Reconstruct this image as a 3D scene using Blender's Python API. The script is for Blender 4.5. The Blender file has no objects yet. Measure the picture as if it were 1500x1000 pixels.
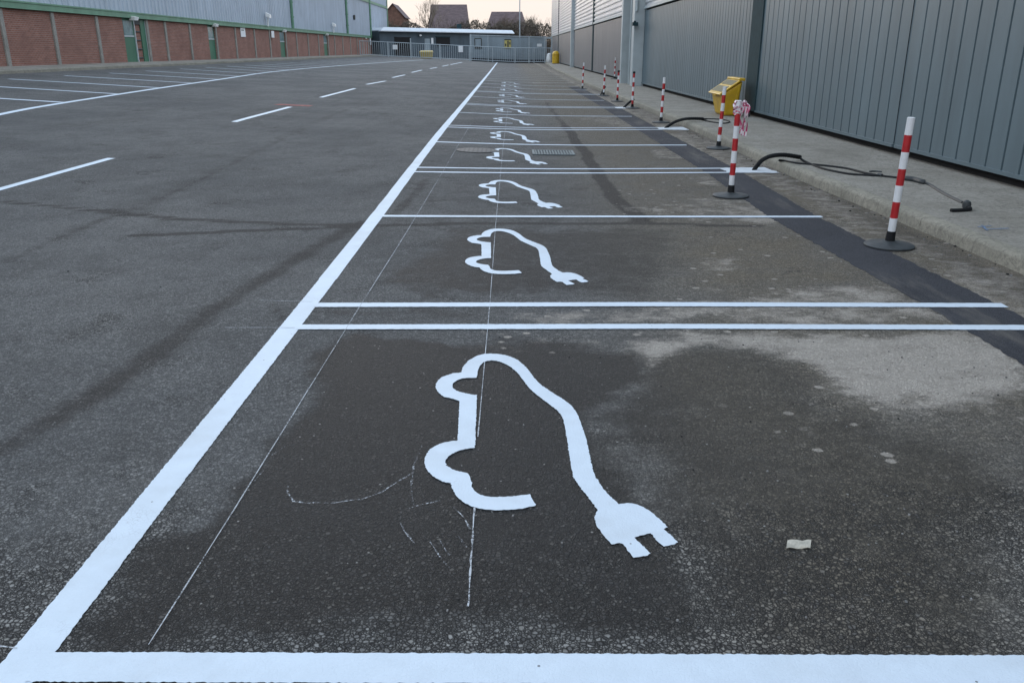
import bpy, math, random
import numpy as np
from mathutils import Vector, Matrix
from mathutils.geometry import tessellate_polygon
random.seed(7); rng = np.random.default_rng(7)
R = math.radians
sc = bpy.context.scene
COL = sc.collection

# ------------------------------------------------------------------ site survey: camera station and terrain
F, HOR, VX, EYE = 1230.0, 73.0, 745.0, 1.6
TH = math.atan((500 - HOR) / F)
YAW = math.atan((750 - VX) / F * math.cos(TH))

def sp(t, k=.5):
    t = t / k
    return k * (t if t > 50 else math.log1p(math.exp(t)))
def ss(a, b, x):
    t = min(1., max(0., (x - a) / (b - a))); return t * t * (3 - 2 * t)
def hz(x, y):                      # the yard falls from the far-left wall to the bays on the right
    return ss(5, 18, y) * .045 * (sp(.6 - x) - sp(-24 - x))
def hz_np(x, y):
    t = np.clip((y - 5) / 13, 0, 1); s = t * t * (3 - 2 * t)
    k = .5
    return s * .045 * k * (np.logaddexp(0, (.6 - x) / k) - np.logaddexp(0, (-24 - x) / k))
def U(px, py, off=0.):             # sight line of the survey photo -> point `off` above the terrain
    x = (px - 750) / F; y = -(py - 500) / F
    d = (x, math.cos(TH) + y * math.sin(TH), -math.sin(TH) + y * math.cos(TH))
    c, s = math.cos(YAW), math.sin(YAW)
    d = (d[0]*c + d[1]*s, -d[0]*s + d[1]*c, d[2])
    f = lambda t: EYE + d[2]*t - hz(d[0]*t, d[1]*t) - off
    t = .5
    while t < 400 and f(t) > 0: t *= 1.02
    a, b = t / 1.02, t
    for _ in range(30):
        m = (a + b) / 2
        if f(m) > 0: a = m
        else: b = m
    return Vector((d[0]*a, d[1]*a, EYE + d[2]*a))

# ------------------------------------------------------------------ object helpers
class MB:
    def __init__(s): s.v = []; s.f = []; s.m = []
    def add(s, vs, fs, mi=0):
        b = len(s.v); s.v += [tuple(v) for v in vs]
        for f in fs: s.f.append(tuple(b + i for i in f)); s.m.append(mi)
    def box(s, x0, x1, y0, y1, z0, z1, mi=0):
        s.add([(x0,y0,z0),(x1,y0,z0),(x1,y1,z0),(x0,y1,z0),(x0,y0,z1),(x1,y0,z1),(x1,y1,z1),(x0,y1,z1)],
              [(0,3,2,1),(4,5,6,7),(0,1,5,4),(1,2,6,5),(2,3,7,6),(3,0,4,7)], mi)
    def hexa(s, p, mi=0):          # eight corners, bottom four then top four
        s.add(p, [(0,3,2,1),(4,5,6,7),(0,1,5,4),(1,2,6,5),(2,3,7,6),(3,0,4,7)], mi)
    def tube(s, pts, r, n=8, mi=0, cap=True):
        pts = [Vector(p) for p in pts]; m = len(pts)
        rs = r if isinstance(r, (list, tuple)) else [r] * m
        up = Vector((0, 0, 1)); rings = []; b = len(s.v); prev = None
        for i, p in enumerate(pts):
            t = (pts[min(i+1, m-1)] - pts[max(i-1, 0)])
            t = t.normalized() if t.length > 1e-9 else Vector((0,0,1))
            if prev is None:
                a = t.cross(up); a = a.normalized() if a.length > 1e-3 else Vector((1,0,0))
            else:
                a = prev - t * prev.dot(t); a = a.normalized() if a.length > 1e-6 else t.orthogonal().normalized()
            prev = a; c = t.cross(a)
            for k in range(n):
                w = 2 * math.pi * k / n
                s.v.append(tuple(p + (a * math.cos(w) + c * math.sin(w)) * rs[i]))
        for i in range(m - 1):
            for k in range(n):
                q = (k + 1) % n
                s.f.append((b+i*n+k, b+i*n+q, b+(i+1)*n+q, b+(i+1)*n+k)); s.m.append(mi)
        if cap:
            s.f.append(tuple(b + k for k in range(n))[::-1]); s.m.append(mi)
            s.f.append(tuple(b + (m-1)*n + k for k in range(n))); s.m.append(mi)
    def lathe(s, prof, n=32, c=(0,0,0), mi=0):
        b = len(s.v); m = len(prof)
        for r, z in prof:
            for k in range(n):
                w = 2*math.pi*k/n; s.v.append((c[0]+r*math.cos(w), c[1]+r*math.sin(w), c[2]+z))
        for i in range(m-1):
            for k in range(n):
                q = (k+1) % n
                s.f.append((b+i*n+k, b+i*n+q, b+(i+1)*n+q, b+(i+1)*n+k)); s.m.append(mi)
        s.f.append(tuple(b+k for k in range(n))[::-1]); s.m.append(mi)
        s.f.append(tuple(b+(m-1)*n+k for k in range(n))); s.m.append(mi)
    def build(s, name, mats, parent=None, smooth=False, bevel=0., loc=None):
        me = bpy.data.meshes.new(name); me.from_pydata(s.v, [], s.f)
        for m in (mats if isinstance(mats, (list, tuple)) else [mats]): me.materials.append(m)
        me.polygons.foreach_set('material_index', s.m)
        if smooth: me.polygons.foreach_set('use_smooth', [True] * len(s.f))
        me.update()
        o = bpy.data.objects.new(name, me); COL.objects.link(o)
        if parent: o.parent = parent
        if loc is not None: o.location = loc
        if smooth: 
            e = o.modifiers.new('edges', 'EDGE_SPLIT'); e.split_angle = R(40)
        if bevel:
            w = o.modifiers.new('bevel', 'BEVEL'); w.width = bevel; w.segments = 2; w.limit_method = 'ANGLE'
        return o
def tag(o, label=None, cat=None, group=None, kind=None):
    if label: o['label'] = label
    if cat: o['category'] = cat
    if group: o['group'] = group
    if kind: o['kind'] = kind
    return o
def thing(name, label, cat, loc=(0,0,0), group=None):
    o = bpy.data.objects.new(name, None); COL.objects.link(o); o.location = loc
    o.empty_display_size = .2
    return tag(o, label, cat, group)
def copy_tree(o, parent=None):
    c = o.copy(); COL.objects.link(c); c.parent = parent
    for ch in [k for k in bpy.data.objects if k.parent == o]: copy_tree(ch, c)
    return c

# ------------------------------------------------------------------ materials
def mat(name):
    m = bpy.data.materials.new(name); m.use_nodes = True
    nt = m.node_tree; b = nt.nodes['Principled BSDF']
    return m, nt, b
class G:                            # tiny node-graph helper
    def __init__(s, nt): s.nt = nt; s.co = nt.nodes.new('ShaderNodeTexCoord').outputs['Object']
    def n(s, t, **k):
        o = s.nt.nodes.new(t)
        for a, v in k.items(): setattr(o, a, v)
        return o
    def link(s, a, b): s.nt.links.new(a, b)
    def inp(s, sock, v):
        if hasattr(v, 'links') or isinstance(v, bpy.types.NodeSocket): s.link(v, sock)
        else: sock.default_value = v
    def noise(s, scale, detail=4, rough=.55, co=None, dist=0.):
        o = s.n('ShaderNodeTexNoise'); s.link(co or s.co, o.inputs['Vector'])
        o.inputs['Scale'].default_value = scale; o.inputs['Detail'].default_value = detail
        o.inputs['Roughness'].default_value = rough; o.inputs['Distortion'].default_value = dist
        return o.outputs['Fac']
    def vor(s, scale, feature='F1', out='Distance', co=None):
        o = s.n('ShaderNodeTexVoronoi', feature=feature); s.link(co or s.co, o.inputs['Vector'])
        o.inputs['Scale'].default_value = scale
        return o.outputs[out]
    def math(s, op, a, b=0., c=0., clamp=False):
        o = s.n('ShaderNodeMath', operation=op, use_clamp=clamp)
        s.inp(o.inputs[0], a); s.inp(o.inputs[1], b); s.inp(o.inputs[2], c)
        return o.outputs[0]
    def ramp(s, f, a, b, lo=0., hi=1.):
        o = s.n('ShaderNodeMapRange', interpolation_type='SMOOTHSTEP')
        s.inp(o.inputs['Value'], f); o.inputs['From Min'].default_value = a; o.inputs['From Max'].default_value = b
        o.inputs['To Min'].default_value = lo; o.inputs['To Max'].default_value = hi
        return o.outputs['Result']
    def mix(s, f, a, b, mode='MIX'):
        o = s.n('ShaderNodeMix', data_type='RGBA', blend_type=mode)
        s.inp(o.inputs['Factor'], f)
        for k, v in ((6, a), (7, b)):
            if isinstance(v, (tuple, list)): v = (*v, 1) if len(v) == 3 else v
            s.inp(o.inputs[k], v)
        return o.outputs[2]
    def scale(s, v, co=None):
        o = s.n('ShaderNodeMapping'); s.link(co or s.co, o.inputs['Vector']); o.inputs['Scale'].default_value = v
        return o.outputs[0]
    def sep(s, co=None):
        o = s.n('ShaderNodeSeparateXYZ'); s.link(co or s.co, o.inputs[0]); return o.outputs
    def bump(s, h, strength, dist, bsdf, prev=None):
        o = s.n('ShaderNodeBump'); s.link(h, o.inputs['Height'])
        o.inputs['Strength'].default_value = strength; o.inputs['Distance'].default_value = dist
        if prev is not None: s.link(prev, o.inputs['Normal'])
        if bsdf: s.link(o.outputs[0], bsdf.inputs['Normal'])
        return o.outputs[0]
def plain(name, col, rough=.6, var=.12, sc_=6., metal=0., bump=0., stretch=(1,1,1), dirt=None, spec=.5):
    m, nt, b = mat(name); g = G(nt)
    co = g.scale(stretch)
    n = g.noise(sc_, 5, .6, co)
    lo = tuple(c * (1 - var) for c in col); hi = tuple(min(1, c * (1 + var)) for c in col)
    c = g.mix(g.ramp(n, .3, .7), lo, hi)
    if dirt:
        c = g.mix(g.ramp(g.noise(sc_ * .35, 6, .7, co), .52, .72, 0, dirt[1]), c, dirt[0])
    g.link(c, b.inputs['Base Color'])
    b.inputs['Roughness'].default_value = rough; b.inputs['Metallic'].default_value = metal
    b.inputs['Specular IOR Level'].default_value = spec
    if bump: g.bump(n, bump, .01, b)
    return m

# --- asphalt: stains come from surveyed patches stored on the ground mesh, broken up by noise
def asphalt():
    m, nt, b = mat('asphalt'); g = G(nt)
    at = g.n('ShaderNodeAttribute', attribute_name='stain')
    sepc = g.n('ShaderNodeSeparateColor'); g.link(at.outputs['Color'], sepc.inputs[0])
    wet_a, silt_a, seam_a = sepc.outputs
    brown = at.outputs['Alpha']
    big = g.noise(.45, 6, .6); mid = g.noise(2.6, 6, .65); fine = g.noise(14, 5, .7); gr = g.noise(70, 3, .7)
    edge = g.math('MULTIPLY', g.math('SUBTRACT', g.math('ADD', g.math('MULTIPLY', mid, .55), g.math('MULTIPLY', fine, .45)), .5), .9)
    pebn = g.math('MULTIPLY', g.math('SUBTRACT', gr, .5), .5)
    e2 = g.math('ADD', edge, pebn)
    brk = g.math('MULTIPLY', g.math('SUBTRACT', g.noise(5, 7, .72, g.scale((.85, 1.1, 1))), .5), 1.6)
    wet = g.ramp(g.math('ADD', wet_a, g.math('ADD', g.math('MULTIPLY', brk, .55), g.math('MULTIPLY', e2, .6))), .25, .68)
    silt = g.ramp(g.math('ADD', silt_a, g.math('ADD', g.math('MULTIPLY', brk, 1.25), pebn)), .28, 1.05)
    vb = g.n('ShaderNodeTexVoronoi'); g.link(g.scale((1, 1.15, 1)), vb.inputs['Vector']); vb.inputs['Scale'].default_value = 7.5
    vbc = g.n('ShaderNodeSeparateColor'); g.link(vb.outputs['Color'], vbc.inputs[0])
    blob = g.math('MULTIPLY', g.math('MULTIPLY', g.ramp(g.math('ADD', vb.outputs['Distance'], g.math('MULTIPLY', e2, .35)), .22, .14), g.math('GREATER_THAN', vbc.outputs[0], .62)), g.ramp(silt_a, .04, .14))
    silt = g.math('MAXIMUM', silt, g.math('MULTIPLY', blob, .7))
    seam = g.ramp(g.math('ADD', seam_a, g.math('ADD', g.math('MULTIPLY', e2, .9), g.math('MULTIPLY', brk, .35))), .25, .75)
    c = g.mix(g.ramp(big, .3, .7), (.130,.131,.133), (.200,.198,.195))
    c = g.mix(g.ramp(mid, .4, .75, 0, .5), c, (.102,.100,.098))
    c = g.mix(g.ramp(g.noise(.7, 6, .7, g.scale((1.6, .5, 1))), .5, .72, 0, .45), c, (.085,.082,.080))
    c = g.mix(g.math('MULTIPLY', brown, g.ramp(mid, .2, .7, .6, 1.)), c, (.205,.174,.130))
    wc = g.mix(brown, (.0235,.0232,.0240), (.102,.088,.067))
    c = g.mix(wet, c, wc)
    c = g.mix(g.math('MULTIPLY', silt, .85), c, (.43,.385,.335))
    c = g.mix(g.math('MULTIPLY', seam, .78), c, (.046,.040,.037))
    # aggregate: stones and the dark matrix between them
    co = g.n('ShaderNodeVectorMath', operation='ADD'); g.link(g.co, co.inputs[0])
    nv = g.n('ShaderNodeTexNoise'); g.link(g.co, nv.inputs['Vector']); nv.inputs['Scale'].default_value = 60
    sv = g.n('ShaderNodeVectorMath', operation='SCALE'); g.link(nv.outputs['Color'], sv.inputs[0]); sv.inputs['Scale'].default_value = .006
    g.link(sv.outputs[0], co.inputs[1]); cw = co.outputs[0]
    ed = g.vor(72, 'DISTANCE_TO_EDGE', co=cw); rc = g.vor(72, 'F1', 'Color', co=cw)
    ed2 = g.vor(190, 'DISTANCE_TO_EDGE', co=cw)
    rs = g.n('ShaderNodeSeparateColor'); g.link(rc, rs.inputs[0])
    edb = g.vor(128, 'DISTANCE_TO_EDGE', co=cw); rcb = g.vor(128, 'F1', 'Color', co=cw)
    rsb = g.n('ShaderNodeSeparateColor'); g.link(rcb, rsb.inputs[0])
    which = g.ramp(g.math('ADD', g.noise(6, 4, .7), g.math('MULTIPLY', g.math('SUBTRACT', rs.outputs[2], .5), .35)), .46, .54)
    def pick(a, b_):
        mx = g.n('ShaderNodeMix'); g.inp(mx.inputs[0], which); g.inp(mx.inputs[2], a); g.inp(mx.inputs[3], b_); return mx.outputs[0]
    ed = pick(ed, edb); r0 = pick(rs.outputs[0], rsb.outputs[0]); r1 = pick(rs.outputs[1], rsb.outputs[1])
    crack = g.ramp(ed, .03, .26)
    patch = g.ramp(g.math('ADD', g.noise(1.7, 5, .65), g.ramp(g.sep()[1], 3.3, 1.9, 0, .30)), .50, .78)          # where the surface is worn down to the stone
    stone = g.mix(g.ramp(r0, 0, 1), (.38,.37,.37), (1.95,1.90,1.82))
    c2 = g.mix(1., c, stone, 'MULTIPLY')
    c = g.mix(g.ramp(patch, 0, 1, .42, .95), c, c2)
    c = g.mix(g.math('MULTIPLY', g.math('SUBTRACT', 1., crack), g.ramp(patch, 0, 1, .45, .92)), c, (.012,.0115,.011))
    c = g.mix(g.math('MULTIPLY', silt, .6), c, (.52,.47,.415))
    c = g.mix(g.ramp(g.noise(240, 2, .8), .55, .78, 0, .35), c, (.16,.155,.15))
    top = g.math('MULTIPLY', g.math('MULTIPLY', g.ramp(ed, .10, .30), g.ramp(r1, .42, 1.)), g.ramp(patch, 0, 1, .35, .95))
    c = g.mix(g.math('MULTIPLY', top, .5), c, g.mix(r0, (.135,.135,.138), (.205,.188,.160)))
    # a few pale chippings
    vs = g.n('ShaderNodeTexVoronoi'); g.link(cw, vs.inputs['Vector']); vs.inputs['Scale'].default_value = 34
    vc = g.n('ShaderNodeSeparateColor'); g.link(vs.outputs['Color'], vc.inputs[0])
    spk = g.math('MULTIPLY', g.math('GREATER_THAN', vc.outputs[0], .965), g.math('LESS_THAN', vs.outputs['Distance'], .16))
    c = g.mix(g.math('MULTIPLY', spk, .75), c, (.36,.35,.33))
    g.link(c, b.inputs['Base Color'])
    b.inputs['Specular IOR Level'].default_value = .35
    g.link(g.math('SUBTRACT', .92, g.math('MULTIPLY', wet, .22)), b.inputs['Roughness'])
    hh = g.math('ADD', g.math('MULTIPLY', crack, .7), g.math('ADD', g.math('MULTIPLY', r1, .4), g.math('MULTIPLY', g.ramp(ed2, 0, .3), .25)))
    g.bump(g.math('ADD', hh, g.math('MULTIPLY', fine, .8)), .9, .008, b)
    return m
def paint(name, col=(.575,.645,.72), worn=.12):
    m, nt, b = mat(name); g = G(nt)
    n = g.noise(9, 5, .6)
    c = g.mix(g.ramp(n, .3, .7), tuple(x * .94 for x in col), col)
    c = g.mix(g.ramp(g.noise(1.7, 5, .7), .5, .8, 0, worn), c, (.42,.42,.42))
    sk = g.n('ShaderNodeTexVoronoi'); g.link(g.co, sk.inputs['Vector']); sk.inputs['Scale'].default_value = 24
    s2 = g.n('ShaderNodeSeparateColor'); g.link(sk.outputs['Color'], s2.inputs[0])
    hole = g.math('MULTIPLY', g.math('GREATER_THAN', s2.outputs[0], .93), g.math('LESS_THAN', sk.outputs['Distance'], .1))
    c = g.mix(g.math('MULTIPLY', hole, .8), c, (.07,.07,.07))
    e1 = g.vor(72, 'DISTANCE_TO_EDGE')
    pit = g.math('MULTIPLY', g.ramp(e1, .07, .0), g.ramp(g.noise(3.2, 5, .65), .56, .74))
    c = g.mix(g.math('MULTIPLY', pit, .4), c, (.14,.14,.14))
    c = g.mix(g.ramp(g.noise(1.1, 6, .7), .46, .72, 0, .35), c, (.40,.42,.43))
    g.link(c, b.inputs['Base Color']); b.inputs['Roughness'].default_value = .65
    h = g.math('ADD', g.math('MULTIPLY', g.ramp(e1, 0, .2), .25), g.noise(55, 5, .75))
    g.bump(h, .4, .004, b)
    return m
def chalk(name, cover=.5):
    m, nt, b = mat(name); g = G(nt)
    n = g.math('ADD', g.math('MULTIPLY', g.noise(110, 3, .7), .6), g.math('MULTIPLY', g.noise(7, 4, .6), .4))
    g.link(g.mix(n, (.36,.37,.39), (.52,.54,.57)), b.inputs['Base Color']); b.inputs['Roughness'].default_value = .95
    g.link(g.ramp(n, .62 - cover * .35, .80 - cover * .35), b.inputs['Alpha'])
    return m
def concrete(name, a, bcol, joints=None, bumpy=.5):
    m, nt, b = mat(name); g = G(nt)
    n = g.noise(1.4, 7, .65); f = g.noise(26, 5, .75); k = g.noise(120, 3, .7)
    c = g.mix(g.ramp(n, .3, .7), a, bcol)
    c = g.mix(g.ramp(f, .35, .7, 0, .6), c, tuple(x * .58 for x in a))
    cr_ = g.math('ABSOLUTE', g.math('SUBTRACT', g.noise(5.5, 5, .6, g.scale((1, .8, 1)), .6), .5))
    c = g.mix(g.ramp(cr_, .03, .0, 0, .5), c, tuple(x * .45 for x in a))
    c = g.mix(g.ramp(k, .5, .75, 0, .4), c, tuple(min(1, x * 1.35) for x in bcol))
    st = g.noise(.6, 5, .7, g.scale((1.6, .35, 1)))
    c = g.mix(g.ramp(st, .5, .72, 0, .5), c, tuple(x * .6 for x in a))
    if joints:
        s = g.sep(); y = g.math('FRACT', g.math('DIVIDE', s[1], joints))
        j = g.math('LESS_THAN', g.math('ABSOLUTE', g.math('SUBTRACT', y, .5)), .012 / joints)
        c = g.mix(g.math('MULTIPLY', g.math('MULTIPLY', j, f), .6), c, tuple(x * .4 for x in a))
    g.link(c, b.inputs['Base Color']); b.inputs['Roughness'].default_value = .92
    b.inputs['Specular IOR Level'].default_value = .25
    g.bump(g.math('ADD', f, g.math('MULTIPLY', k, .6)), bumpy, .012, b)
    return m
def brick():
    m, nt, b = mat('red_brick'); g = G(nt)
    s = g.sep(); cb = g.n('ShaderNodeCombineXYZ'); g.link(s[1], cb.inputs[0]); g.link(s[2], cb.inputs[1])
    br = g.n('ShaderNodeTexBrick'); g.link(cb.outputs[0], br.inputs['Vector'])
    br.inputs['Scale'].default_value = 1.; br.inputs['Brick Width'].default_value = .225; br.inputs['Row Height'].default_value = .075
    br.inputs['Mortar Size'].default_value = .008; br.inputs['Color1'].default_value = (.22,.082,.054,1)
    br.inputs['Color2'].default_value = (.30,.125,.088,1); br.inputs['Mortar'].default_value = (.30,.25,.22,1)
    c = g.mix(g.ramp(g.noise(.9, 5, .65), .35, .7, 0, .6), br.outputs['Color'], (.175,.085,.065))
    c = g.mix(g.ramp(g.noise(3, 5, .7, g.scale((1, .5, 3.5))), .45, .75, 0, .55), c, (.135,.070,.054))
    g.link(c, b.inputs['Base Color']); b.inputs['Roughness'].default_value = .9
    g.bump(br.outputs['Fac'], .3, -.006, b)
    return m
def clad(name, col, rough=.45, streak=.2):
    m, nt, b = mat(name); g = G(nt)
    n = g.noise(1.2, 6, .65, g.scale((1, 1.5, .25))); f = g.noise(.35, 4, .6)
    c = g.mix(g.ramp(n, .3, .75), tuple(x * (1 + streak * .3) for x in col), tuple(x * (1 - streak) for x in col))
    c = g.mix(g.ramp(f, .35, .7, 0, .3), c, tuple(min(1, x * 1.25) for x in col))
    wn = g.n('ShaderNodeTexWhiteNoise', noise_dimensions='1D'); g.link(g.math('FLOOR', g.math('DIVIDE', g.math('SUBTRACT', g.sep()[1], .02), .355)), wn.inputs['W'])
    c = g.mix(g.ramp(wn.outputs['Value'], 0, 1, 0, .16), c, tuple(x * .62 for x in col))
    z = g.sep()[2]
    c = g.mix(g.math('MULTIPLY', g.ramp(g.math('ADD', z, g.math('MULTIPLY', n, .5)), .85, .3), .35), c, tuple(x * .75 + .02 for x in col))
    g.link(c, b.inputs['Base Color']); b.inputs['Roughness'].default_value = rough
    b.inputs['Specular IOR Level'].default_value = .4
    return m
ASPH = asphalt()
def strip_mat():
    m, nt, b = mat('fresh_asphalt'); g = G(nt)
    n = g.noise(1.5, 6, .65); gr = g.noise(130, 3, .75)
    c = g.mix(g.ramp(n, .3, .72), (.020,.0215,.028), (.034,.036,.044))
    c = g.mix(g.ramp(gr, .45, .75, 0, .6), c, (.12,.12,.128))
    c = g.mix(g.ramp(g.noise(22, 5, .75), .5, .75, 0, .5), c, (.020,.020,.024))
    c = g.mix(g.ramp(g.noise(.8, 6, .7, g.scale((3, .6, 1))), .50, .74, 0, .5), c, (.17,.155,.135))
    g.link(c, b.inputs['Base Color']); b.inputs['Roughness'].default_value = .85; b.inputs['Specular IOR Level'].default_value = .3
    g.bump(g.math('ADD', gr, g.ramp(g.vor(120, 'DISTANCE_TO_EDGE'), 0, .3)), .5, .004, b)
    return m
STRIP = strip_mat()
PAINT = paint('white_road_paint'); PAINT2 = paint('faded_road_paint', (.58,.62,.66), .5)
REDP = chalk('red_marking_paint', .7)
REDP.node_tree.nodes['Principled BSDF'].inputs['Base Color'].links[0].from_node.inputs[6].default_value = (.30,.10,.09,1)
REDP.node_tree.nodes['Principled BSDF'].inputs['Base Color'].links[0].from_node.inputs[7].default_value = (.42,.16,.14,1)
CHALK = chalk('chalk', .72); CHALK2 = chalk('faint_chalk', .42)
PAVE = concrete('pavement_concrete', (.255,.235,.200), (.36,.335,.295), 3.1, 1.)
KERB = concrete('kerb_concrete', (.235,.220,.180), (.33,.305,.25), .915)
POST = concrete('post_concrete', (.26,.25,.225), (.36,.345,.31))
BRICK = brick()
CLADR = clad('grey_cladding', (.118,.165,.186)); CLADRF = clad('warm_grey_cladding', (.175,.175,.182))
CLADL = clad('pale_blue_cladding', (.40,.46,.53)); CLADW = clad('white_cladding', (.62,.62,.63), .35, .15)
DARKM = plain('dark_green_grey_metal', (.026,.052,.060), .8, spec=.15)
TRIM = plain('pale_grey_metal', (.42,.47,.48), .45, .06, 2.)
GREEN = plain('green_paint', (.12,.25,.165), .5, .12, 2.); DGREEN = plain('door_green_paint', (.036,.140,.082), .45, .12, 1.5)
BLACK = plain('black_void', (.008,.008,.009), .9); RUB = plain('black_rubber', (.010,.0105,.0115), .7, .25, 20, bump=.2, spec=.25)
GREYR = plain('grey_rubber', (.036,.041,.044), .6, .25, 15, bump=.2)
POLEW = plain('white_sleeve', (.74,.75,.76), .35, .05, 9, dirt=((.42,.38,.33), .35))
POLER = plain('red_sleeve', (.42,.018,.022), .35, .15, 9, dirt=((.22,.03,.03), .35))
YEL = plain('yellow_plastic', (.60,.37,.018), .42, .12, 4, dirt=((.30,.19,.04), .6), bump=.1)
YEL2 = plain('dull_yellow_plastic', (.40,.31,.10), .6)
LIDG = plain('worn_grey_sticker', (.16,.145,.085), .7, .35, 25)
GLASS = plain('dark_glass', (.07,.10,.115), .12, .1); GLASSP = plain('door_glass', (.16,.24,.245), .15, .2, 3)
LAMPW = plain('white_lamp_housing', (.85,.85,.83), .3, .03)
GALV = plain('galvanised_steel', (.36,.41,.44), .5, .12, 8, .2)
BOARD = clad('grey_board', (.25,.30,.33), .7); SHED = clad('dark_grey_board', (.066,.092,.112), .7)
ROOFW = plain('white_roof_sheet', (.56,.60,.64), .4, .05, 1.5)
SIGNW = plain('white_sign', (.75,.77,.78), .4, .04); SIGNY = plain('yellow_sign', (.42,.36,.12), .5, .3, 3); SIGND = plain('dark_print', (.05,.055,.05), .6)
TILE = plain('roof_tiles', (.115,.085,.088), .85, .2, 1.2, stretch=(1,1,4)); HBRICK = plain('house_brick', (.135,.075,.055), .9, .2, 1.5)
BARK = plain('bark', (.075,.060,.048), .95, .25, 5); TWIG = plain('twigs', (.115,.088,.062), .95, .25, 2)
TWIGP = plain('pale_twigs', (.21,.175,.135), .95, .2, 2); HEDGE = plain('hedge_leaves', (.080,.064,.047), .9, .35, .8)
TAPEW = plain('tape_white', (.78,.68,.71), .35, .05); TAPER = plain('tape_red', (.55,.06,.17), .35, .1)
IRON = plain('cast_iron', (.038,.042,.046), .6, .3, 30, .2); DRAIN = plain('grate_steel', (.115,.14,.145), .6, .2, 20)
def tread():
    m, nt, b = mat('cover_tread'); g = G(nt); s = g.sep()
    f = lambda v: g.math('GREATER_THAN', g.math('FRACT', g.math('MULTIPLY', v, 14.)), .42)
    t_ = g.math('MULTIPLY', f(s[0]), f(s[1]))
    g.link(g.mix(t_, (.012,.013,.015), (.06,.07,.075)), b.inputs['Base Color']); b.inputs['Roughness'].default_value = .6
    g.bump(t_, .6, .006, b); return m
TREAD = tread()
PAPER = plain('paper', (.40,.37,.31), .85, .2, 30, dirt=((.25,.2,.13), .7))
BLUEM = chalk('blue_spray', .7)
for i_, c_ in ((6, (.10,.16,.26,1)), (7, (.16,.24,.36,1))): BLUEM.node_tree.nodes['Principled BSDF'].inputs['Base Color'].links[0].from_node.inputs[i_].default_value = c_
STONE = plain('loose_chippings', (.16,.155,.15), .9, .6, 60)

# ------------------------------------------------------------------ ground sheet with surveyed stains
def vnoise(x, y, f, seed):
    r = np.random.default_rng(seed).random((256, 256))
    x = x * f; y = y * f; xi = np.floor(x).astype(int); yi = np.floor(y).astype(int); u = x - xi; v = y - yi
    u = u*u*(3-2*u); v = v*v*(3-2*v); q = lambda a, b: r[a % 256, b % 256]
    return (q(xi,yi)*(1-u)+q(xi+1,yi)*u)*(1-v) + (q(xi,yi+1)*(1-u)+q(xi+1,yi+1)*u)*v
def fbm(x, y, f, seed, o=4):
    return sum(vnoise(x, y, f*2**k, seed+k) * .5**k for k in range(o)) / sum(.5**k for k in range(o))
def axis(lo, hi, a, b, step, grow):
    p = list(np.arange(a, b + 1e-6, step)); s = step
    while p[-1] < hi: s *= grow; p.append(p[-1] + s)
    s = step; q = [p[0]]
    while q[-1] > lo: s *= grow; q.append(q[-1] - s)
    return np.array(q[::-1][:-1] + p)
XS = np.concatenate([axis(-600, 4.2, -1.7, 4.2, .065, 1.045)[:-0 or None], axis(4.3, 600, 4.3, 4.6, .3, 1.35)])
XS = np.unique(np.round(XS, 4))
YS = [-30., -8, -3, -1, 0]; y = .6
while y < 900: YS.append(y); y += max(.06, .0125 * y)
YS = np.array(YS)
GX, GY = np.meshgrid(XS, YS)
gx = GX.ravel(); gy = GY.ravel(); gz = hz_np(gx, gy)
jx = gx + (fbm(gx, gy, 1.6, 11) - .5) * .55; jy = gy + (fbm(gx, gy, 1.6, 51) - .5) * .55
def sdist(poly, x, y):             # signed distance, positive inside
    n = len(poly); d = np.full(x.shape, 1e9); ins = np.zeros(x.shape, bool)
    for i in range(n):
        ax, ay = poly[i]; bx, by = poly[(i+1) % n]
        ex, ey = bx-ax, by-ay; t = np.clip(((x-ax)*ex + (y-ay)*ey) / (ex*ex+ey*ey+1e-12), 0, 1)
        d = np.minimum(d, np.hypot(x-ax-t*ex, y-ay-t*ey))
        c = ((ay > y) != (by > y)); ins ^= c & (x < (bx-ax)*(y-ay)/((by-ay) + 1e-12) + ax)
    return np.where(ins, d, -d)
def pdist(line, x, y):
    d = np.full(x.shape, 1e9)
    for (ax, ay), (bx, by) in zip(line, line[1:]):
        ex, ey = bx-ax, by-ay; t = np.clip(((x-ax)*ex + (y-ay)*ey) / (ex*ex+ey*ey+1e-12), 0, 1)
        d = np.minimum(d, np.hypot(x-ax-t*ex, y-ay-t*ey))
    return d
def w2(pts): return [tuple(U(*p)[:2]) for p in pts]
def soft(d, w): t = np.clip(d / w * .5 + .5, 0, 1); return t*t*(3-2*t)
wet = np.zeros(gx.shape); silt = wet.copy(); seam = wet.copy(); brown = wet.copy()
def patch(ch, pts, s, w): np.maximum(ch, soft(sdist(w2(pts), jx, jy), w) * s, out=ch)
def track(pts, width, s): np.maximum(seam, soft(width - pdist(w2(pts), gx + (jx-gx)*.22, gy + (jy-gy)*.22), width) * s, out=seam)
bays = (gx > -1.3) & (gx < 3.4)
wet[bays] = (np.where(gy < 5.4, .05, .26) * np.clip((2.0 - gx) / 1.3, .35, 1))[bays] * (fbm(gx, gy, .7, 5) > .0)[bays] * fbm(gx, gy, .5, 6)[bays] * 1.7
brown[:] = np.clip((gx - .4) / 1.2, 0, 1) * np.clip((gy - 1.) / 3, 0, 1) * .75
patch(wet, [(490,500),(880,500),(900,540),(870,600),(960,700),(1010,800),(1040,930),(120,945),(190,820),(280,790),(310,735),(345,690),(390,640),(470,605),(478,560)], 1., .22)
patch(wet, [(880,505),(1180,512),(1250,590),(1500,650),(1500,965),(1040,945),(960,700),(860,600)], .62, .3)
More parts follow.
